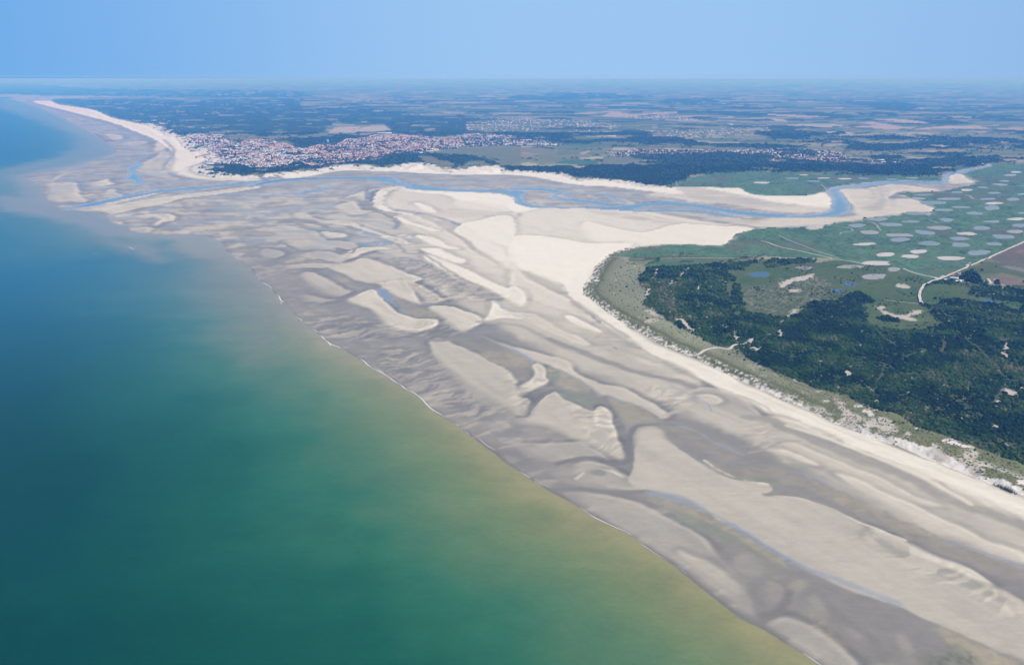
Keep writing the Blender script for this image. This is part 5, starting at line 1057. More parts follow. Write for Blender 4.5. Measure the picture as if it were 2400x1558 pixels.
# single trees one can tell apart
M_trunk = flat_mat('bark', (.10, .08, .06))
crowns = [crown_mesh('tree_crown', s_, M_crown1, 3) for s_ in range(4)]
tv = []; tf = []
for k_ in range(4):
    r_ = [.5, .38, .3, .2][k_]
    for a_i in range(7): tv.append((r_ * math.cos(a_i * .898), r_ * math.sin(a_i * .898), [0, .4, .8, 1.25][k_]))
for k_ in range(3):
    for a_i in range(7): tf.append((k_ * 7 + a_i, k_ * 7 + (a_i + 1) % 7, k_ * 7 + 7 + (a_i + 1) % 7, k_ * 7 + 7 + a_i))
trunk_me = mesh_from('trunk', [(a_ * .35, b_ * .35, c_) for a_, b_, c_ in tv], tf, [M_trunk])
def tree(view, u, v, h, label, group=None, seed=0):
    p = ground(*px(view, [u, v])[0]); z = float(height_at(p[0:1], p[1:2])[0]) - .3
    t = link('tree', None, loc=(p[0], p[1], z), label=label, category='tree')
    if group: t['group'] = group
    r = random.Random(seed * 7 + int(u)); t.rotation_euler.z = r.uniform(0, 6.28)
    c = link('crown', crowns[r.randrange(4)], t, (0, 0, h * .22)); c.scale = (h * .42, h * .42 * r.uniform(.85, 1.1), h * .48)
    k = link('trunk', trunk_me, t); k.scale = (h * .08, h * .08, h * .35)
tree('Q', 1428, 395, 15, 'lone dark tree standing in the field right of the farm copse')
tree('Q', 1745, 300, 8, 'small dark bush beside the pale strip in the field')
tree('Q', 1425, 215, 9, 'small roadside tree below the straight dike road', seed=2)
tree('Q', 1525, 140, 8, 'small tree on the field edge nearest the dike road bend', seed=3)
tree('Q', 1740, 640, 13, 'dark round tree between the sandy yard and the allotments', seed=4)
tree('Q', 1790, 625, 12, 'dark tree right beside the round one at the sandy yard', seed=5)
tree('Q', 2360, 660, 15, 'dark tree at the right edge of the photo by the allotments', seed=6)
tree('Q', 400, 980, 9, 'isolated bushy tree on the green slope below the farm', seed=7)
tree('H', 605, 790, 8, 'small tree in the meadow left of the blue ponds', seed=8)
for k_, (u, v, h) in enumerate([(1000,600,16),(1040,540,18),(1090,500,18),(1140,480,19),(1200,455,20),(1260,470,19),(1310,500,18),(1350,550,18),(1120,560,17),(1190,540,19),(1250,560,18),(1300,600,17),(1380,620,15),(1080,600,16),(1230,620,15),(1320,660,13),(1160,620,14),(960,590,11),(1430,640,12),(960,470,8),(1010,460,9)]):
    side = 'left' if u < 1080 else 'middle' if u < 1240 else 'right'; dep_ = 'back' if v < 505 else 'front' if v > 570 else 'centre'
    tree('Q', u, v, h, f'{"tall" if h > 16 else "low"} dark tree in the {dep_} {side} of the dense copse by the farm', 'trees of the farm copse', k_)
for k_, (u, v) in enumerate([(690,990),(740,960),(790,940),(840,940),(880,965),(920,995),(760,1000),(820,990),(870,1005),(940,1010)]):
    tree('H', u, v, 13, ['leftmost','second from left','third from left','topmost','upper right','rightmost','lower left','lower middle','lower right of middle','lowest right'][k_] + ' tree of the rounded dark clump in the dune clearing', 'trees of the round clump', k_ + 40)

# ------------------------------------------------------------------ houses
roofs = {'red': (.42, .13, .07), 'brown': (.24, .13, .09), 'slate': (.13, .14, .17), 'white': (.68, .68, .66), 'grey': (.32, .32, .33)}
walls = {'white': (.58, .56, .52), 'cream': (.46, .41, .34), 'brick': (.34, .17, .12)}
MR = {k_: flat_mat(k_ + '_roof', c, .8, .15, .3) for k_, c in roofs.items()}; MW = {k_: flat_mat(k_ + '_wall', c, .85, .1, .3) for k_, c in walls.items()}
rk = list(roofs); wk = list(walls)
def house_arrays(n, x, y, z, w, d, h, rh, ang, rmi, wmi):
    """walls and gabled roofs of n houses as plain arrays"""
    ex = np.array([-1, 1, 1, -1, -1, 1, 1, -1, -1, 1]) / 2; ey = np.array([-1, -1, 1, 1, -1, -1, 1, 1, 0, 0]) / 2
    zz = np.zeros((n, 10)); zz[:, 4:8] = h[:, None]; zz[:, 8:] = (h + rh)[:, None]; zz[:, :4] = -1
    lx = ex[None] * w[:, None]; ly = ey[None] * d[:, None]; c, s = np.cos(ang)[:, None], np.sin(ang)[:, None]
    V = np.stack([lx * c - ly * s + x[:, None], lx * s + ly * c + y[:, None], zz + z[:, None]], -1).reshape(-1, 3)
    quads = np.array([(0, 1, 5, 4), (2, 3, 7, 6), (4, 5, 9, 8), (6, 7, 8, 9)]); tris = np.array([(1, 2, 6), (1, 6, 5), (3, 0, 4), (3, 4, 7), (5, 6, 9), (7, 4, 8)])
    q3 = np.concatenate([quads[:, [0, 1, 2]], quads[:, [0, 2, 3]]]); F1 = np.concatenate([q3, tris]); mt = np.array([0, 0, 1, 1, 0, 0, 1, 1, 0, 0, 0, 0, 0, 0])
    F = (F1[None] + 10 * np.arange(n)[:, None, None]).reshape(-1, 3)
    mi = np.where(mt[None] == 1, rmi[:, None] + 3, wmi[:, None]).reshape(-1)
    return V, F, mi
allm = [MW[k_] for k_ in wk] + [MR[k_] for k_ in rk]
HX, HY, HR, HT = [], [], [], []
from itertools import count
def inpoly(q, x, y):
    r = np.zeros(x.shape, bool)
    for k_ in range(len(q)):
        (a, b), (c, d) = q[k_], q[(k_ + 1) % len(q)]
        if b != d: r ^= ((b > y) != (d > y)) & (x < (c - a) * (y - b) / (d - b) + a)
    return r
for ti, (view, n, red, lab, pts) in enumerate(TOWNS):
    n = int(n * (1.15 if lab == 'seaside town' else .7))
    q = outline(view, pts); x0, y0 = q.min(0); x1, y1 = q.max(0); got = 0; bx = []; by = []
    for _ in range(40):
        x = RS.uniform(x0, x1, n * 2); y = RS.uniform(y0, y1, n * 2)
        k_ = inpoly(q, x, y) & (fbm(x, y, 45, 3, 64) < .60) & (fbm(x, y, 300, 2, 65) > .28); bx.append(x[k_]); by.append(y[k_]); got += k_.sum()
        if got > n: break
    x = np.concatenate(bx)[:n]; y = np.concatenate(by)[:n]
    HX.append(x); HY.append(y); HR.append(np.clip(red + 1.6 * (fbm(x, y, 320, 2, 150) - .5), 0, 1)); HT.append(np.full(len(x), ti))
x, y, red, ti = map(np.concatenate, (HX, HY, HR, HT)); n = len(x)
i, j = grid_at(x, y); ok = (land_d[i, j] < -5); x, y, red, ti = x[ok], y[ok], red[ok], ti[ok]; n = len(x); i, j = grid_at(x, y)
z = 5 + np.clip(inl[i, j] / 60, 0, 4)
ang = .35 + .5 * (fbm(x, y, 500, 2, 151) - .5) * 6 + (RS.rand(n) > .5) * math.pi / 2
sc_ = np.interp(y, [5000, 8000, 14000], [1.0, 1.1, 1.3])
w = RS.uniform(10, 19, n) * sc_; d = RS.uniform(8, 11, n) * sc_; h = RS.uniform(4, 8.5, n); rh = RS.uniform(2.5, 4.5, n)
u_ = RS.rand(n); rmi = np.where(u_ < red * .85, 0, np.where(u_ < red * .85 + .08, 1, np.where(RS.rand(n) < .45, 2, np.where(RS.rand(n) < .5, 3, 4)))); wmi = np.where(RS.rand(n) < .65, 0, np.where(RS.rand(n) < .6, 1, 2))
order = np.argsort(y); ind = order[:280]; rest = order[280:]
V, F, mi = house_arrays(len(rest), x[rest], y[rest], z[rest], w[rest], d[rest], h[rest], rh[rest], ang[rest], rmi[rest], wmi[rest])
link('houses', mesh_from('houses', V, F, allm, mi), kind='stuff', label='mass of red and grey roofed houses of the towns beyond the estuary', category='houses')
# larger buildings
M_glass = flat_mat('window_bands', (.05, .07, .09), .3, .1, .3, spec=.5)
def block(name, label, view, u, v, w, d, h, roof='white', wall='white', rot=0.0, floors=3, gable=0.0, cat='building', bands=True, windows=True):
    p = ground(*px(view, [u, v])[0]); i_, j_ = grid_at(p[0:1], p[1:2]); z_ = 3.0 if land_d[i_[0], j_[0]] > 0 else float(5 + min(inl[i_[0], j_[0]] / 60, 4))
    if p[1] < 4000: z_ = float(height_at(p[0:1], p[1:2])[0])
    r = link(name, None, loc=(p[0], p[1], z_), label=label, category=cat); r.rotation_euler.z = rot
    a, b = w / 2, d / 2
    wv = [(-a, -b, -1), (a, -b, -1), (a, b, -1), (-a, b, -1), (-a, -b, h), (a, -b, h), (a, b, h), (-a, b, h)]
    wf = [(0, 1, 5, 4), (1, 2, 6, 5), (2, 3, 7, 6), (3, 0, 4, 7)]
    if gable: wv += [(a, 0, h + gable * .97), (-a, 0, h + gable * .97)]; wf += [(5, 6, 8), (7, 4, 9)]
    link('wall', mesh_from('wall', wv, wf, [MW[wall]]), r)
    e = .8
    if gable: rv = [(-a - e, -b - e, h - .3), (a + e, -b - e, h - .3), (a + e, 0, h + gable), (-a - e, 0, h + gable), (-a - e, b + e, h - .3), (a + e, b + e, h - .3)]; rf = [(0, 1, 2, 3), (3, 2, 5, 4)]
    else: rv = [(-a - e, -b - e, h), (a + e, -b - e, h), (a + e, b + e, h), (-a - e, b + e, h), (-a - e, -b - e, h + 1.2), (a + e, -b - e, h + 1.2), (a + e, b + e, h + 1.2), (-a - e, b + e, h + 1.2)]; rf = [(3, 2, 1, 0), (4, 5, 6, 7), (0, 1, 5, 4), (1, 2, 6, 5), (2, 3, 7, 6), (3, 0, 4, 7)]
    link('roof', mesh_from('roof', rv, rf, [MR[roof]]), r)
    if windows:
        fh = h / floors; nb = max(2, int(w / 9)); cell = w / nb; wm_ = None
        for f_ in range(floors):
            for c_ in range(nb):
                if wm_ is None: ww, wh = cell * .32, fh * .28; wm_ = mesh_from('window', [(-ww, 0, -wh), (ww, 0, -wh), (ww, 0, wh), (-ww, 0, wh)], [(0, 1, 2, 3)], [M_glass])
                link('window', wm_, r, (-a + (c_ + .5) * cell, -b - .06, fh * (f_ + .5)))
    return r
block('hospital_block', 'long white hospital block with window rows on the dune point', 'N', 375, 705, 105, 22, 24, 'white', 'white', -.03, 5)
block('hospital_block', 'long grey-blue block right of the white hospital on the dune point', 'N', 585, 705, 75, 22, 22, 'grey', 'cream', 0, 5)
block('apartment_block', 'tall narrow white tower block on the near edge of the town', 'N', 1078, 640, 12, 12, 38, 'white', 'white', 0, 8)
block('apartment_block', 'brick-red block with a pale front above the town dunes', 'N', 1270, 660, 38, 18, 24, 'red', 'brick', .1, 5)
block('apartment_block', 'cream square block right of the brick-red block', 'N', 1420, 690, 22, 20, 18, 'grey', 'cream', 0, 4)
block('apartment_block', 'pale block left of the cream square block by the dunes', 'N', 1165, 700, 24, 16, 18, 'white', 'cream', 0, 4)
block('apartment_block', 'row of white flats behind the hospital blocks', 'N', 600, 610, 90, 14, 14, 'white', 'white', 0, 4)
block('seafront_building', 'white seafront building at the head of the big beach', 'N', 110, 235, 26, 22, 24, 'white', 'white', 0, 5)
block('seafront_building', 'long pale promenade terrace facing the beach', 'N', 290, 470, 16, 260, 16, 'slate', 'cream', -.12, 4)
block('seafront_building', 'low pale promenade pavilion nearest the sand', 'N', 375, 570, 40, 30, 8, 'white', 'cream', .2, 2)
block('beach_pavilion', 'dark beach building standing out on the sand', 'N', 95, 372, 46, 26, 9, 'slate', 'brick', 0, 2)
block('warehouse', 'long low white building on the shore by the right end of town', 'N', 1930, 660, 110, 26, 8, 'white', 'white', .1, 1, 3)
block('warehouse', 'white building below the long one beside the estuary road', 'N', 2060, 655, 34, 30, 12, 'white', 'white', 0, 2)
block('water_tower', 'white tower block rising from the woods behind the town', 'O', 222, 215, 22, 18, 40, 'white', 'white', 0, 8)
block('hangar', 'long white airfield hangar behind the town', 'O', 1280, 38, 190, 60, 12, 'white', 'white', 0, 1, 4, windows=False)
block('warehouse', 'long white shed at the right edge of town by the fields', 'O', 2200, 350, 95, 40, 9, 'white', 'white', 0, 1, 3, windows=False)
block('warehouse', 'pale low shed in front of the long white shed', 'O', 2120, 375, 70, 30, 7, 'white', 'cream', 0, 1, 3, windows=False)
block('warehouse', 'white sports hall in the middle of the red-roofed district', 'O', 580, 438, 70, 30, 10, 'white', 'white', 0, 1, 3, windows=False)
block('apartment_block', 'white slab block left of the sports hall', 'O', 200, 470, 22, 16, 26, 'white', 'white', 0, 6)
block('warehouse', 'long white low hall next to the white slab block', 'O', 295, 470, 60, 22, 8, 'white', 'white', 0, 1, 2, windows=False)
for k_, (u, v, w_, t_) in enumerate([(130,703,150,'leftmost long white hall of the trading estate'),(60,725,110,'white hall below the leftmost one of the trading estate'),(170,742,90,'small white hall at the middle front of the trading estate'),(260,742,150,'longest white hall at the right front of the trading estate'),(-40,735,100,'white hall at the left end of the trading estate'),(380,745,70,'white shed at the right end of the trading estate')]):
    block('warehouse', t_, 'C', u, v, w_, 45, 10, 'white', 'white', 0, 1, 2, windows=False)
block('warehouse', 'pale hall alone in the plain above the straw field', 'C', 900, 665, 110, 50, 10, 'white', 'cream', 0, 1, 3, windows=False)
block('warehouse', 'pale hall on the left of the far bocage', 'C', 580, 650, 90, 40, 9, 'white', 'cream', 0, 1, 3, windows=False)
block('barn', 'white barn at the head of the river behind the woods', 'D', 1940, 917, 22, 16, 8, 'white', 'white', 0, 1, 3, windows=False)
block('barn', 'bright white house in the woods left of the river head', 'D', 1020, 888, 40, 18, 10, 'white', 'white', 0, 2, 4, windows=False)
block('warehouse', 'yellowish white hall among the far villages', 'C', 1972, 558, 90, 60, 14, 'white', 'cream', 0, 1, 3, windows=False)
MARKS = []
for vw, u_k, v_k, t_ in [('N',375,705,'long hospital block'),('N',585,705,'grey-blue hospital block'),('N',1078,640,'tall narrow tower'),('N',1270,660,'brick-red block'),('N',1420,690,'cream square block'),('N',1930,660,'shore warehouse'),('N',375,570,'promenade pavilion'),('O',200,470,'white slab block'),('O',580,438,'sports hall'),('N',1700,560,'town centre'),('O',60,600,'estuary road')]:
    g_ = ground(*px(vw, [u_k, v_k])[0]); MARKS.append((g_[0], g_[1], t_))
variants = {}
roofword = ['red tiled', 'brown tiled', 'dark slate', 'white', 'grey']; wallword = ['white walled', 'cream walled', 'brick walled']
for k_ in ind:
    key = (int(rmi[k_]), int(wmi[k_]), int(w[k_] / 3))
    if key not in variants:
        o1 = np.ones(1); v_, f_, m_ = house_arrays(1, o1 * 0, o1 * 0, o1 * 0, o1 * (key[2] * 3 + 1.5), o1 * d[k_], o1 * h[k_], o1 * rh[k_], o1 * 0, np.array([key[0]]), np.array([key[1]]))
        used = sorted(set(m_.tolist())); variants[key] = mesh_from('house', v_, f_, [allm[q_] for q_ in used], [used.index(q_) for q_ in m_])
    lab = TOWNS[ti[k_]][3]; dl = [math.hypot((L_[0] - x[k_]), (L_[1] - y[k_]) * .6) for L_ in MARKS]; L_ = MARKS[int(np.argmin(dl))]; dx_, dy_ = x[k_] - L_[0], y[k_] - L_[1]
    place = ('right of' if dx_ > 0 else 'left of') if abs(dx_) > abs(dy_) * .8 else ('behind' if dy_ > 0 else 'in front of'); place = ('close ' if min(dl) < 90 else 'a little ' if min(dl) < 200 else 'well ') + place + ' the ' + L_[2]
    o = link('house', variants[key], loc=(x[k_], y[k_], z[k_]), category='house', label=f'{"long" if w[k_] > 14 else "small"} {wallword[key[1]].split()[0]} house with {roofword[key[0]]} roof {place}', group='houses at the near edge of the ' + lab)
    o.rotation_euler.z = ang[k_]
# the farm by the track junction
block('farm_shed', 'long white farm shed nearest the track junction', 'Q', 700, 595, 34, 9, 4, 'white', 'white', -.35, 1, 1.6, windows=False, cat='shed')
block('farm_shed', 'white shed in the middle of the farm row', 'Q', 800, 610, 26, 10, 4, 'white', 'white', -.35, 1, 1.6, windows=False, cat='shed')
block('farm_shed', 'white shed at the right end of the farm row', 'Q', 895, 640, 26, 9, 4, 'white', 'white', .2, 1, 1.6, windows=False, cat='shed')
block('farm_shed', 'small bluish white shed against the copse', 'Q', 965, 605, 16, 9, 4, 'grey', 'white', -.3, 1, 1.4, windows=False, cat='shed')
block('farm_shed', 'short white shed behind the farm row', 'Q', 770, 570, 18, 8, 4, 'white', 'white', -.3, 1, 1.4, windows=False, cat='shed')
block('farmhouse', 'farmhouse with red roof left of the dark copse', 'Q', 820, 530, 18, 9, 4.5, 'red', 'white', -.15, 1, 3, cat='house')
block('farmhouse', 'small red roofed annex left of the farmhouse', 'Q', 755, 520, 10, 8, 3.5, 'red', 'cream', -.15, 1, 2.2, cat='house')
block('farm_shed', 'grey shed between the red farmhouse and the copse', 'Q', 900, 515, 12, 9, 4, 'grey', 'cream', .1, 1, 2, windows=False, cat='shed')
block('garden_hut', 'white hut beside the sandy yard', 'Q', 1720, 592, 9, 6, 3, 'white', 'white', 0, 1, 1, windows=False, cat='hut')
block('garden_hut', 'white hut at the far corner of the sandy yard', 'Q', 1560, 577, 8, 5, 3, 'white', 'white', 0, 1, 1, windows=False, cat='hut')
block('shooting_hut', 'pale shooting hut below the dike road', 'Q', 1165, 182, 6, 5, 2.6, 'white', 'white', 0, 1, .8, windows=False, cat='hut')
block('shooting_hut', 'pale shooting hut closer to the farm beside the dike road', 'Q', 1085, 235, 6, 5, 2.6, 'white', 'cream', 0, 1, .8, windows=False, cat='hut')

# ------------------------------------------------------------------ parked vehicles by the tracks
M_tyre = flat_mat('tyre_rubber', (.02, .02, .02)); M_win = flat_mat('car_glass', (.03, .035, .04), .15, .02, spec=.6)
def vehicle_meshes(body_col, nm, L=4.4, W=1.8, Hh=1.5, van=False):
    mb = flat_mat(nm + '_paint', body_col, .35, .03, .5, spec=.5); a, b = L / 2, W / 2; t0 = .85 if not van else 1.05
    v = [(-a, -b, .3), (a, -b, .3), (a, b, .3), (-a, b, .3), (-a, -b, t0), (a, -b, t0 * .9), (a, b, t0 * .9), (-a, b, t0)]
    x0, x1 = (-a * .8, a * .35) if not van else (-a * .98, a * .7)
    g = [(x0 - .1, -b * .95, t0), (x1 + .5, -b * .95, t0 * .95), (x1 + .5, b * .95, t0 * .95), (x0 - .1, b * .95, t0), (x0 + .25, -b * .8, Hh), (x1, -b * .8, Hh), (x1, b * .8, Hh), (x0 + .25, b * .8, Hh)]
    box = [(0, 1, 5, 4), (1, 2, 6, 5), (2, 3, 7, 6), (3, 0, 4, 7), (4, 5, 6, 7), (3, 2, 1, 0)]
    wv, wf = [], []
    for k_ in range(12): t_ = k_ * math.pi / 6; wv += [(.33 * math.cos(t_), -.1, .33 * math.sin(t_)), (.33 * math.cos(t_), .1, .33 * math.sin(t_))]
    for k_ in range(12): wf.append((2 * k_, 2 * k_ + 1, (2 * k_ + 3) % 24, (2 * k_ + 2) % 24))
    wf += [tuple(range(0, 24, 2)), tuple(range(23, 0, -2))]
    return mesh_from('body', v, box, [mb]), mesh_from('cabin', g, box, [M_win, mb], [0, 0, 0, 0, 1, 0]), mesh_from('wheel', wv, wf, [M_tyre]), a, b
def car(meshes, label, view, u, v, rot, name='parked_car', cat='car'):
    p = ground(*px(view, [u, v])[0]); z_ = float(height_at(p[0:1], p[1:2])[0]) + .02
    r = link(name, None, loc=(p[0], p[1], z_), label=label, category=cat); r.rotation_euler.z = rot
    link('body', meshes[0], r); link('cabin', meshes[1], r)
    for sx_ in (-1, 1):
        for sy_ in (-1, 1): link('wheel', meshes[2], r, (sx_ * meshes[3] * .62, sy_ * meshes[4] * .92, .33))
dark = vehicle_meshes((.05, .05, .055), 'dark'); white = vehicle_meshes((.75, .75, .74), 'white', 5.2, 2.0, 2.3, True); redc = vehicle_meshes((.45, .05, .04), 'red'); silver = vehicle_meshes((.4, .41, .42), 'silver')
DR = math.atan2(*(ground(*px('H', [2000, 610])[0]) - ground(*px('H', [1560, 800])[0]))[::-1])
car(dark, 'dark car stopped on the pale dike road above the farm', 'Q', 905, 358, DR); car(dark, 'dark car at the track junction above the farm', 'Q', 632, 468, DR)
car(silver, 'silver car just behind the dark one at the track junction', 'Q', 610, 482, DR); car(white, 'white van parked on the sandy turn-off left of the farm', 'Q', 395, 540, .1, 'parked_van', 'van')
car(redc, 'red car in front of the farmhouse', 'Q', 790, 555, .3); car(white, 'white van parked by the red farmhouse wall', 'Q', 895, 545, .2, 'parked_van', 'van')
car(silver, 'silver car beside the shooting hut on the dike road', 'Q', 1100, 205, DR)
for k_, (u, v) in enumerate([(575, 568), (655, 602)]): car(dark, ['dark off-road car on the open beach, left one of a pair', 'dark off-road car on the open beach, right one of a pair'][k_], 'S', 1400 + u / 14.875, 780 + v / 14.875, -.5)

# ------------------------------------------------------------------ walkers and driftwood on the beach
M_cloth = [flat_mat('dark_coat', (.03, .03, .04)), flat_mat('blue_coat', (.05, .08, .16)), flat_mat('maroon_coat', (.14, .03, .03))]; M_skin = flat_mat('skin', (.5, .32, .24)); M_hair = flat_mat('hair', (.05, .03, .02))
def person_mesh(mat, stride):
    pts = [(0, 0, .95), (0, 0, 1.2), (0, 0, 1.43), (0, 0, 1.54), (0, .02, 1.66), (0, .02, 1.76), (-.10, 0, .88), (-.11, stride * .5, .50), (-.11, stride, .08), (-.11, stride + .14, .03), (.10, 0, .88), (.11, -stride * .4, .50), (.11, -stride * 1.1, .10), (.11, -stride * 1.1 + .14, .04),
           (-.20, 0, 1.40), (-.25, -stride * .4, 1.12), (-.24, -stride * .1, .86), (.20, 0, 1.40), (.25, stride * .4, 1.12), (.24, stride * .8, .88)]
    ed = [(0, 1), (1, 2), (2, 3), (3, 4), (4, 5), (0, 6), (6, 7), (7, 8), (8, 9), (0, 10), (10, 11), (11, 12), (12, 13), (2, 14), (14, 15), (15, 16), (2, 17), (17, 18), (18, 19)]
    rad = [.15, .14, .15, .06, .10, .08, .10, .07, .05, .04, .10, .07, .05, .04, .07, .05, .035, .07, .05, .035]
    me = bpy.data.meshes.new('person'); me.from_pydata(pts, ed, []); o = bpy.data.objects.new('person', me); C.objects.link(o)
    o.modifiers.new('skin', 'SKIN'); me.skin_vertices  # created with the modifier
    for k_, r_ in enumerate(rad): me.skin_vertices[0].data[k_].radius = (r_, r_ * .85)
    me.skin_vertices[0].data[0].use_root = True
    s_ = o.modifiers.new('sub', 'SUBSURF'); s_.levels = 1; s_.render_levels = 1
    dg = bpy.context.evaluated_depsgraph_get(); dg.update(); m2 = bpy.data.meshes.new_from_object(o.evaluated_get(dg)); bpy.data.objects.remove(o)
    m2.materials.clear(); m2.materials.append(mat); m2.materials.append(M_skin); m2.materials.append(M_hair)
    for pl in m2.polygons:
        c_ = pl.center; pl.material_index = 2 if c_.z > 1.7 or (c_.z > 1.6 and c_.y < -.02) else 1 if c_.z > 1.53 or (abs(c_.x) > .2 and c_.z < .95) else 0
    return m2
try: PM = [person_mesh(M_cloth[k_], s_) for k_, s_ in enumerate((.22, .12, .28))]
except Exception as ex: print('PERSON', ex); PM = []
if PM:
    for k_, (view, u, v, t_) in enumerate([('S', 1285.6, 739, 'person in dark clothes standing alone on the sand below the dry bank'), ('S', 1285.4, 1170.5, 'person walking at the edge of the dry beach, left one of a pair'), ('S', 1297, 1178, 'person walking at the edge of the dry beach, right one of a pair')]):
        if k_: u += 1000
        p = ground(u, v); o = link('person', PM[k_], loc=(p[0], p[1], float(height_at(p[0:1], p[1:2])[0])), label=t_, category='person'); o.rotation_euler.z = k_ * 2.1; o.scale = (1, 1, 1)
M_drift = flat_mat('driftwood', (.07, .055, .045))
def log_mesh(seed):
    r = random.Random(seed); v = []; f = []
    for k_ in range(6):
        rr_ = .28 * (1 - abs(k_ - 2) * .1) * r.uniform(.8, 1.2)
        for a_i in range(8): v.append((-2.2 + k_ * .9, rr_ * math.cos(a_i * math.pi / 4) + .15 * math.sin(k_ * 1.3 + seed), .25 + rr_ * math.sin(a_i * math.pi / 4)))
    for k_ in range(5):
        for a_i in range(8): f.append((k_ * 8 + a_i, k_ * 8 + (a_i + 1) % 8, k_ * 8 + 8 + (a_i + 1) % 8, k_ * 8 + 8 + a_i))
    f += [tuple(range(7, -1, -1)), tuple(range(40, 48))]; return mesh_from('driftwood', v, f, [M_drift])
lm = [log_mesh(1), log_mesh(2)]
for k_, (u, v, t_) in enumerate([(1468.5, 831.5, 'dark driftwood on the beach right of the two cars'), (1488.5, 839, 'smaller dark log at the end of the beach debris line'), (1276.5, 724.3, 'dark log on the sand left of the person'), (1958, 1023, 'dark debris on the dry beach below the white scarp'), (1401, 1209, 'dark stranded log on the wet bar close to the surf'), (1725, 939, 'dark debris on the beach below the dune foot')]):
    p = ground(u, v); o = link('driftwood', lm[k_ % 2], loc=(p[0], p[1], float(height_at(p[0:1], p[1:2])[0]) - .05), label=t_, category='driftwood'); o.rotation_euler.z = k_ * 1.1

# ------------------------------------------------------------------ breakwaters, groynes and the mussel stakes
M_stone = flat_mat('dark_stone', (.075, .072, .070), .9, .3, .3); M_pile = flat_mat('weedy_timber', (.055, .05, .045), .9, .25, .5)
def bank(name, label, view, pts, w, h, cat, group=None):
    q = world_pts(view, pts, False, len(pts) > 4); L = np.concatenate([[0], np.cumsum(np.hypot(*np.diff(q, axis=0).T))]); s = np.arange(0, L[-1] + 4, 5.0)
    x = np.interp(s, L, q[:, 0]); y = np.interp(s, L, q[:, 1]); tx = np.gradient(x); ty = np.gradient(y); ln = np.hypot(tx, ty) + 1e-6; nx, ny = -ty / ln, tx / ln
    o = x[0], y[0]; z0 = 1.0; rr = random.Random(int(x[0])); v = []; f = []
    for k_ in range(len(s)):
        for (a, b) in ((-1, -.6), (-.45, .75), (0, 1), (.45, .75), (1, -.6)):
            jit = rr.uniform(-.18, .18); v.append((x[k_] - o[0] + nx[k_] * w * (a + jit * .5) / 2, y[k_] - o[1] + ny[k_] * w * (a + jit * .5) / 2, h * (b + jit)))
        if k_:
            for m_ in range(4): a = (k_ - 1) * 5 + m_; f.append((a, a + 1, a + 6, a + 5))
    e = len(v) - 5; f += [(0, 1, 2, 3, 4), (e + 4, e + 3, e + 2, e + 1, e)]
    ob = link(name, None, loc=(o[0], o[1], z0), label=label, category=cat)
    if group: ob['group'] = group
    link('stone_bank', mesh_from('stone_bank', v, f, [M_stone]), ob)
    pv = []; pf = []
    for k_ in range(0, len(s), 2):
        for sd_ in (-1, 1):
            cx_, cy_ = x[k_] - o[0] + nx[k_] * w * .36 * sd_, y[k_] - o[1] + ny[k_] * w * .36 * sd_; b0 = len(pv); r_ = .3
            pv += [(cx_ + dx_ * r_, cy_ + dy_ * r_, z_) for z_ in (-.5, h + 1.0) for dx_, dy_ in ((-1, -1), (1, -1), (1, 1), (-1, 1))]
            pf += [tuple(b0 + i for i in q_) for q_ in ((0, 1, 5, 4), (1, 2, 6, 5), (2, 3, 7, 6), (3, 0, 4, 7), (4, 5, 6, 7))]
    link('piles', mesh_from('piles', pv, pf, [M_pile]), ob, kind='stuff')
bank('breakwater', 'long thin dark breakwater crossing the blue channel in the inner estuary', 'C', [672,1301, 900,1280, 1150,1262, 1390,1241], 7, 2.2, 'breakwater')
bank('breakwater', 'straight dark training wall below the groynes along the north shore', 'B', [1080,1028, 1400,1030, 1700,1029, 1880,1031], 8, 2.0, 'breakwater')
bank('breakwater', 'curving dark training wall at the river mouth left of the groynes', 'B', [0,1095, 100,1072, 250,1050, 400,1040, 560,1035], 8, 2.0, 'breakwater')
bank('breakwater', 'faint middle training wall between the curving and the straight ones', 'B', [560,1035, 800,1032, 1080,1028], 5, 1.2, 'breakwater')
bank('breakwater', 'dark sea wall at the foot of the town dunes', 'N', [600,848, 800,852, 1000,860, 1200,862, 1340,868], 6, 2.5, 'sea wall')
bank('groyne', 'leftmost dark groyne below the town', 'B', [516,1026, 555,994], 7, 2.2, 'groyne', 'groynes on the north shore')
bank('groyne', 'longest dark groyne with a branched top', 'B', [724,1026, 745,1002, 765,982], 8, 2.4, 'groyne', 'groynes on the north shore')
bank('groyne', 'very short groyne stub in the middle of the north shore', 'B', [1292,1028, 1310,1014], 7, 2.0, 'groyne', 'groynes on the north shore')
bank('groyne', 'short groyne below the white dune hill', 'B', [1505,1025, 1517,1003], 7, 2.2, 'groyne', 'groynes on the north shore')
bank('groyne', 'thin dark groyne line at the end of the white dunes', 'B', [2130,1017, 2200,1025, 2318,1040], 5, 1.5, 'groyne', 'groynes on the north shore')
bank('groyne', 'short dark bank on the sand below the first dark woods', 'C', [420,1078, 520,1084, 560,1092], 6, 1.6, 'groyne', 'groynes on the north shore')
bank('groyne', 'upper small groyne on the big resort beach', 'N', [205,478, 225,482], 6, 2.0, 'groyne', 'groynes on the resort beach')
bank('groyne', 'middle groyne on the big resort beach', 'N', [172,545, 235,548], 8, 2.0, 'groyne', 'groynes on the resort beach')
bank('groyne', 'lowest groyne on the big resort beach', 'N', [172,570, 235,590], 8, 2.0, 'groyne', 'groynes on the resort beach')
sv = []; sf = []
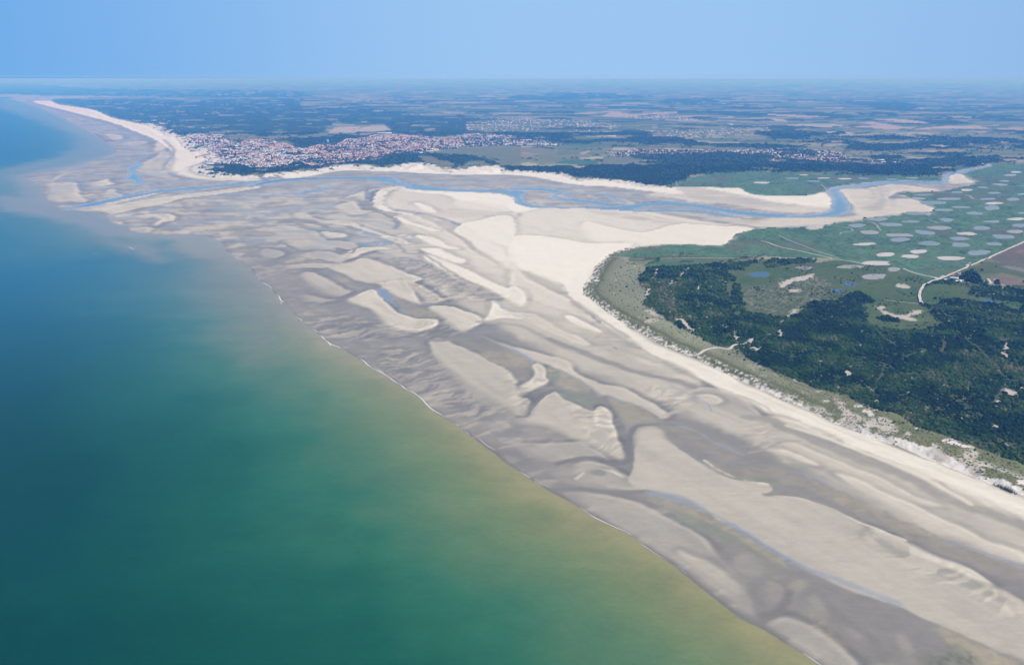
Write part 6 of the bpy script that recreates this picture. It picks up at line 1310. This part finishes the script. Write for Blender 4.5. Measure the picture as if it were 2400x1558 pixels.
for k_ in range(60):
    for m_ in range(2):
        b0 = len(sv); cx_, cy_ = k_ * 6.0, m_ * 4.0
        sv += [(cx_ + dx_ * .9, cy_ + dy_ * .9, z_) for z_ in (-1, 2.6) for dx_, dy_ in ((-1, -1), (1, -1), (1, 1), (-1, 1))]
        sf += [tuple(b0 + i for i in q_) for q_ in ((0, 1, 5, 4), (1, 2, 6, 5), (2, 3, 7, 6), (3, 0, 4, 7), (4, 5, 6, 7))]
stake_me = mesh_from('stake_row', sv, sf, [M_pile])
for k_ in range(9):
    u = 855 + k_ * 13; v = 637 + k_ * 8.4; p0 = ground(*px('A', [u, v])[0]); p1 = ground(*px('A', [u + 85, v + (2 if k_ < 5 else -1)])[0]); d_ = p1 - p0
    o = link('mussel_stakes', stake_me, loc=(p0[0], p0[1], .3), label=['farthest', 'second farthest', 'third farthest', 'fourth farthest', 'middle', 'fourth nearest', 'third nearest', 'second nearest', 'nearest'][k_] + ' row of dark mussel stakes in the shallows', category='mussel stakes', group='rows of mussel stakes off the resort beach')
    o.rotation_euler.z = math.atan2(d_[1], d_[0]); ss = math.hypot(*d_) / 360; o.scale = (ss, 3.0, 1.3)

# ------------------------------------------------------------------ the air
hm_ = bpy.data.materials.new('haze'); hm_.use_nodes = True; ht = hm_.node_tree; ht.nodes.remove(ht.nodes['Principled BSDF'])
pv_ = ht.nodes.new('ShaderNodeVolumePrincipled'); pv_.inputs['Color'].default_value = HAZE_COL; pv_.inputs['Density'].default_value = HAZE_DENS; pv_.inputs['Anisotropy'].default_value = HAZE_G; pv_.inputs['Absorption Color'].default_value = HAZE_ABS
ht.links.new(pv_.outputs[0], ht.nodes['Material Output'].inputs['Volume'])
bx0, bx1, by0, by1, bz0, bz1 = -345000, 345000, -4000, 365000, -10, H + 12
hv = [(x_, y_, z_) for z_ in (bz0, bz1) for x_, y_ in ((bx0, by0), (bx1, by0), (bx1, by1), (bx0, by1))]
link('haze', mesh_from('haze', hv, [(3, 2, 1, 0), (4, 5, 6, 7), (0, 1, 5, 4), (1, 2, 6, 5), (2, 3, 7, 6), (3, 0, 4, 7)], [hm_]), kind='stuff')
